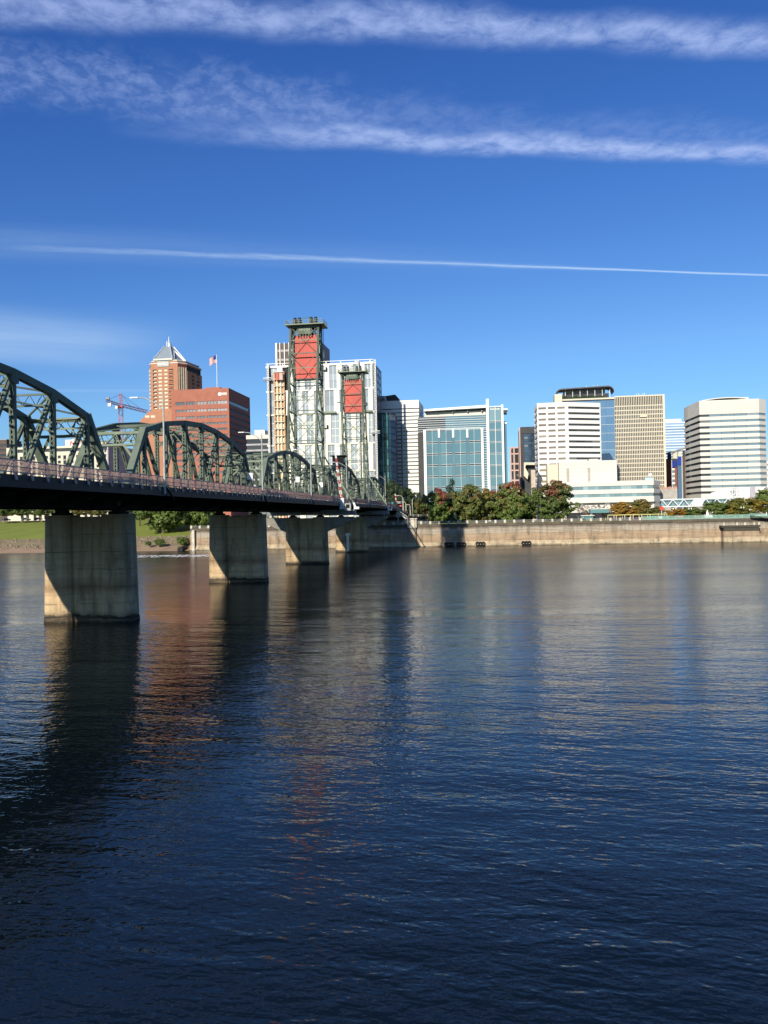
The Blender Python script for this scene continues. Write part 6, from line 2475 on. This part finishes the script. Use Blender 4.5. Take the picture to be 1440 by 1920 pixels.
c0 = at(1140, 979, 402); c1 = at(1251, 979, 402)
fk = Fac((c0.x, c0.y), (c1.x, c1.y))
zk = fk.Z(1200, 964)
for dn in (-4.0, 0.0):
    fk.put('beam', yel, o, 0, fk.L, zk - 0.35, zk, dn - 0.3, dn)
    for k in range(8):
        fk.put('post', yel if k in (0, 5, 7) else stone, o, fk.L * k / 7 - 0.14, fk.L * k / 7 + 0.14, 9.6, zk - 0.35, dn - 0.28, dn - 0.02)
fk.put('booth', kg, o, fk.U(1219), fk.U(1247), 9.6, zk - 0.9, -3.6, -0.5)
fk.put('notice', whitep, o, fk.U(1233), fk.U(1240), fk.Z(1236, 973), fk.Z(1236, 968), -0.45, -0.35)
fk.put('door', mat('booth_red', (0.42, 0.15, 0.14), 0.6), o, fk.U(1225), fk.U(1230), 9.6, zk - 1.4, -0.45, -0.35)
o = thing('disc_sculpture', 'red disc sculpture on a white pole beside the footbridge', 'sculpture', at(1240, 979, 404))
o.location.z = 9.6
c = at(1240.5, 953.5, 404)
mb = MB(); mb.tube((c.x, c.y, 9.6), (c.x, c.y, c.z), 0.16, n=8); mb.build('pole', whitep, o)
mb = MB()
mb.tube((c.x, c.y - 0.25, c.z), (c.x, c.y + 0.25, c.z), 1.05, n=20)
mb.tube((c.x - 0.5, c.y - 0.35, c.z + 0.35), (c.x - 0.5, c.y + 0.35, c.z + 0.35), 0.7, n=14)
mb.build('disc', mat('sculpture_red', (0.62, 0.09, 0.06), 0.5), o)
o = thing('fountain_monument', 'white stone monument on the plaza under the footbridge', 'monument', at(1328, 981, 396))
o.location.z = 9.6
c = at(1328, 981, 396)
mb = MB(); mb.box((c.x, c.y, 10.3), (3.4, 2.2, 1.4)); mb.build('plinth', white_pc, o)
mb = MB(); mb.tube((c.x - 0.3, c.y, 11.0), (c.x - 0.3, c.y, 13.4), 0.7, 0.35, 8); mb.build('figure_block', white_pc, o)

# street lamps and signals at the bridge end
for k, (xb_, xa_, yt, Y, lab) in enumerate(((755.5, 745, 929, 372, 'tall curved street lamp above the traffic signal at the bridge end'), (773, 785, 932, 380, 'street lamp with its arm to the right, left of the park trees'),
                                           (761, 756, 941, 392, 'short street lamp left of two behind the stairway'), (769, 765, 946, 398, 'short street lamp right of two behind the stairway'),
                                           (719.5, 711.5, 910, 352, 'slim street lamp at the apartment corner above the bridge rail'))):
    t_ = at(xb_, yt + 2, Y)
    zb_ = 12.5
    o = thing('street_lamp', lab, 'street lamp', (t_.x, t_.y, zb_), 'street lamps at the bridge end')
    mb = MB(); mb.tube((t_.x, t_.y, zb_), (t_.x, t_.y, t_.z - 0.6), 0.24, 0.16, 8); mb.build('pole', mat('lamp_cream', (0.62, 0.57, 0.44), 0.6), o)
    e = at(xa_, yt, Y)
    mb = MB(); mb.tube((t_.x, t_.y, t_.z - 0.65), t_.lerp(e, 0.35) + Vector((0, 0, 0.15)), 0.12, 0.09, 6); mb.tube(t_.lerp(e, 0.35) + Vector((0, 0, 0.15)), e, 0.09, 0.08, 6); mb.build('arm', mat('lamp_cream', (0.62, 0.57, 0.44)), o)
    mb = MB(); mb.box((e.x, e.y, e.z - 0.05), (1.5, 0.5, 0.22)); mb.build('lamp_head', mat('lamp_cream', (0.62, 0.57, 0.44)), o)
o = thing('sign_gantry', 'green street sign on a gantry arm with red traffic signal at the bridge end', 'traffic signal', at(754, 962, 368))
o.location.z = 12.5
p_ = at(753.5, 942, 368)
mb = MB(); mb.tube((p_.x, p_.y, 12.5), (p_.x, p_.y, p_.z + 2), 0.24, 0.18, 8); mb.build('pole', mat('lamp_cream', (0.62, 0.57, 0.44)), o)
mb = MB()
e = at(728, 942.5, 368)
for dz_ in (-0.3, 0.3):
    mb.bar(Vector((p_.x, p_.y, p_.z + dz_)), Vector((e.x, e.y, e.z + dz_)), 0.12, 0.12)
for k in range(10):
    q0, q1 = k / 10, (k + 1) / 10
    mb.bar(p_.lerp(e, q0) + Vector((0, 0, 0.3 if k % 2 else -0.3)), p_.lerp(e, q1) + Vector((0, 0, -0.3 if k % 2 else 0.3)), 0.07, 0.07)
mb.build('gantry_arm', white_pc, o)
c = at(734.5, 943, 367.5)
mb = MB(); mb.box((c.x, c.y - 0.3, c.z), (3.5, 0.1, 1.15)); sp_ = mb.build('sign_board', mat('sign_green', (0.0, 0.30, 0.18), 0.5), o)
rs = random.Random(4)
mb = MB()
for k in range(7):
    x = -1.4 + 0.4 * k
    mb.box((c.x + x, c.y - 0.37, c.z + rs.uniform(-0.12, 0.15)), (0.26, 0.02, 0.30 + 0.2 * rs.random()))
mb.build('sign_marks', white_pc, sp_)
c = at(751, 950, 367.5)
mb = MB(); mb.box((c.x, c.y - 0.2, c.z), (0.8, 0.5, 1.5)); sg = mb.build('signal_head', blk, o)
mb = MB(); mb.tube((c.x, c.y - 0.55, c.z + 0.35), (c.x, c.y - 0.45, c.z + 0.35), 0.36, n=12)
lamp_red = bpy.data.materials.new('signal_red_lens'); lamp_red.use_nodes = True
lamp_red.node_tree.nodes['Principled BSDF'].inputs['Base Color'].default_value = (0.8, 0.05, 0.04, 1)
lamp_red.node_tree.nodes['Principled BSDF'].inputs['Emission Color'].default_value = (1, 0.12, 0.08, 1)
lamp_red.node_tree.nodes['Principled BSDF'].inputs['Emission Strength'].default_value = 1.5
mb.build('red_lens', lamp_red, sg)
for x, y in ((756.5, 951), (738.5, 952), (731, 948.5)):
    c = at(x, y, 366)
    mb = MB(); mb.box(c, (0.7, 0.3, 1.1)); mb.build('box', white_pc, o)

# plaza lamps on the right
for k, (x, y) in enumerate(((1265, 955), (1294, 955), (1392, 953))):
    c = at(x, y, 392)
    o = thing('globe_lamp', 'dark globe lamp post on the plaza, %s' % ('left of the dark green tree under the footbridge', 'right of the dark green tree under the footbridge', 'before the yellow green trees')[k], 'street lamp', (c.x, c.y, 9.6), 'globe lamps on the plaza')
    mb = MB(); mb.tube((c.x, c.y, 9.6), (c.x, c.y, c.z), 0.1, 0.07, 6); mb.bar((c.x - 0.6, c.y, c.z), (c.x + 0.6, c.y, c.z), 0.08, 0.08); mb.build('post', dgreen, o)
    for q in (-0.6, 0.6):
        mb = MB(); mb.tube((c.x + q, c.y, c.z), (c.x + q, c.y, c.z + 0.55), 0.18, 0.32, 8); mb.tube((c.x + q, c.y, c.z + 0.55), (c.x + q, c.y, c.z + 0.75), 0.32, 0.1, 8); mb.build('globe', white_pc, o)


def car_parts(m_):
    body = MB()
    prof = [(-2.2, 0.35), (2.2, 0.35), (2.25, 0.75), (1.3, 0.95), (-2.0, 1.0), (-2.2, 0.8)]
    for y0, y1 in ((-0.88, 0.88),):
        a = [Vector((x, y0, z)) for x, z in prof]
        b_ = [Vector((x, y1, z)) for x, z in prof]
        body.poly(a); body.poly(list(reversed(b_)))
        for i in range(len(prof)):
            j = (i + 1) % len(prof)
            body.poly([a[i], b_[i], b_[j], a[j]])
    cab = MB()
    lo, hi = [(-1.8, -0.82), (1.0, -0.82), (1.0, 0.82), (-1.8, 0.82)], [(-1.3, -0.68), (0.3, -0.68), (0.3, 0.68), (-1.3, 0.68)]
    cab.prism(lo, 0.96, 1.5, hi)
    wh = MB()
    wh.tube((0, -0.1, 0), (0, 0.1, 0), 0.34, n=12)
    out = []
    for nm, mb_, mm in (('body', body, m_), ('cabin', cab, dglass), ('wheel', wh, blk)):
        me = bpy.data.meshes.new(nm)
        me.from_pydata(mb_.v, [], mb_.f)
        me.materials.append(mm)
        out.append(me)
    return out


CARS = {'red': car_parts(mat('car_red', (0.42, 0.03, 0.03), 0.3)), 'white': car_parts(mat('car_white', (0.75, 0.75, 0.73), 0.3)), 'dark': car_parts(mat('car_dark', (0.03, 0.03, 0.04), 0.3)),
        'orange': car_parts(mat('car_orange', (0.65, 0.14, 0.04), 0.4))}
for k, (x, y, Y, c_, lab) in enumerate(((1308, 977, 402, 'red', 'parked red car left of the white monument'), (1273, 977, 404, 'orange', 'orange car under the left half of the footbridge'),
                                        (1350, 978, 408, 'white', 'parked white car under the dark green plaza tree'), (1376, 978, 408, 'dark', 'parked dark car under the left yellow green tree'),
                                        (1400, 978, 408, 'dark', 'parked dark car under the right yellow green tree'), (1190, 978, 410, 'white', 'parked white car behind the yellow pavilion'),
                                        (1166, 978, 410, 'white', 'parked white car under the left orange tree'), (1047, 981, 392, 'red', 'red car in the shade of the big rust topped tree'),
                                        (12, 976, 468, 'dark', 'parked dark car behind the lawn, leftmost of three'), (50, 976, 468, 'white', 'parked white car behind the lawn, middle of three'), (72, 976, 468, 'dark', 'parked dark car behind the lawn, rightmost of three'))):
    p = at(x, y, Y)
    z = 9.6 if x > 200 else 15.2
    o = thing('parked_car', lab, 'car', (p.x, p.y, z), 'parked cars')
    o.rotation_euler = (0, 0, -GA)
    for nm, me in zip(('body', 'cabin'), CARS[c_][:2]):
        q = bpy.data.objects.new(nm, me); COL.objects.link(q); q.parent = o
    for wx in (-1.4, 1.4):
        for wy in (-0.82, 0.82):
            q = bpy.data.objects.new('wheel', CARS[c_][2]); COL.objects.link(q); q.parent = o; q.location = (wx, wy, 0.34)


def person_mesh(m_, seed):
    """one continuous walking figure, 1.72 m tall, grown from a joint skeleton"""
    me = bpy.data.meshes.new('person')
    J = [(0, 0, .92), (0, 0, 1.15), (0, 0, 1.40), (0, .01, 1.50), (0, .02, 1.62), (0, .02, 1.70),
         (.19, 0, 1.40), (.25, -.04, 1.15), (.23, -.16, .92), (-.19, 0, 1.40), (-.25, .05, 1.15), (-.24, .02, .90),
         (.10, 0, .88), (.11, -.10, .48), (.11, .02, .08), (.11, -.14, .03), (-.10, 0, .88), (-.11, .06, .48), (-.11, .20, .10), (-.11, .08, .03)]
    E = [(0, 1), (1, 2), (2, 3), (3, 4), (4, 5), (2, 6), (6, 7), (7, 8), (2, 9), (9, 10), (10, 11), (0, 12), (12, 13), (13, 14), (14, 15), (0, 16), (16, 17), (17, 18), (18, 19)]
    R_ = [.15, .15, .15, .06, .10, .07, .07, .05, .04, .07, .05, .04, .10, .07, .05, .04, .10, .07, .05, .04]
    me.from_pydata(J, E, [])
    ob = bpy.data.objects.new('person', me)
    COL.objects.link(ob)
    md = ob.modifiers.new('skin', 'SKIN')
    for i, r_ in enumerate(R_):
        me.skin_vertices[0].data[i].radius = (r_, r_)
    me.skin_vertices[0].data[0].use_root = True
    sb_ = ob.modifiers.new('sub', 'SUBSURF'); sb_.levels = 1; sb_.render_levels = 1
    me.materials.append(m_)
    return ob


p = at(72, 1010, 381)
dcl = mat('dark_clothes', (0.03, 0.03, 0.035), 0.8)
ob = person_mesh(dcl, 1)
w_, d_ = (p - WO).dot(WE), (p - WO).dot(WN)
ob.location = (p.x, p.y, ground_z(w_, d_))
tag(ob, 'person in dark clothes standing at the lawn edge left of the foremost pier', 'person')
for k, (x, lab) in enumerate(((1404, 'left of two people in dark clothes on the plaza path'), (1411, 'right of two people in dark clothes on the plaza path'))):
    o2 = ob.copy()
    COL.objects.link(o2)
    p = at(x, 984, 372)
    o2.location = (p.x, p.y, 9.6)
    o2.rotation_euler = (0, 0, 0.7 * k)
    tag(o2, lab, 'person', 'people on the plaza')

# outfall pipe and foam, with glints put in as white flecks, near the bank
op = thing('outfall_pipe', 'dark round outfall pipe mouth in the bank beside the sea wall', 'pipe', at(339, 1031, 362))
c = at(339, 1030, 363)
mb = MB(); mb.tube(Vector((c.x, c.y, c.z)) - WN * 1.0, Vector((c.x, c.y, c.z)) + WN * 6, 1.25, n=18); mb.build('pipe', mat('rust_dark_pipe', (0.05, 0.04, 0.035), 0.9), op)
mb = MB(); mb.tube(Vector((c.x, c.y, c.z)) - WN * 1.06, Vector((c.x, c.y, c.z)) - WN * 1.01, 1.0, n=18); mb.build('mouth', blk, op)
mb = MB()
rf = random.Random(9)
for k in range(420):
    x = 258 + 150 * rf.random()
    y = 1041.5 + 4.0 * rf.random() ** 1.2 - (x - 258) * 0.012
    r = ray(x, y)
    t_ = -CAM_Z / r.z
    P = Vector((r.x * t_, r.y * t_, 0))
    a, b_ = rf.uniform(0.15, 0.7), rf.uniform(0.10, 0.35)
    h = rf.uniform(0.02, 0.10)
    pts = [P + Vector((-a, 0, 0.004)), P + Vector((0, -b_, 0.006)), P + Vector((a, 0, 0.004)), P + Vector((0, b_, h))]
    i = len(mb.v)
    mb.v += [tuple(q) for q in pts]
    mb.f += [(i, i + 1, i + 3), (i + 1, i + 2, i + 3)]
tag(mb.build('foam_and_glints', mat('foam_glint_white', (0.8, 0.8, 0.78), 0.6)), 'white flecks for foam and sun glints on the water between the first two piers', 'foam', kind='stuff')
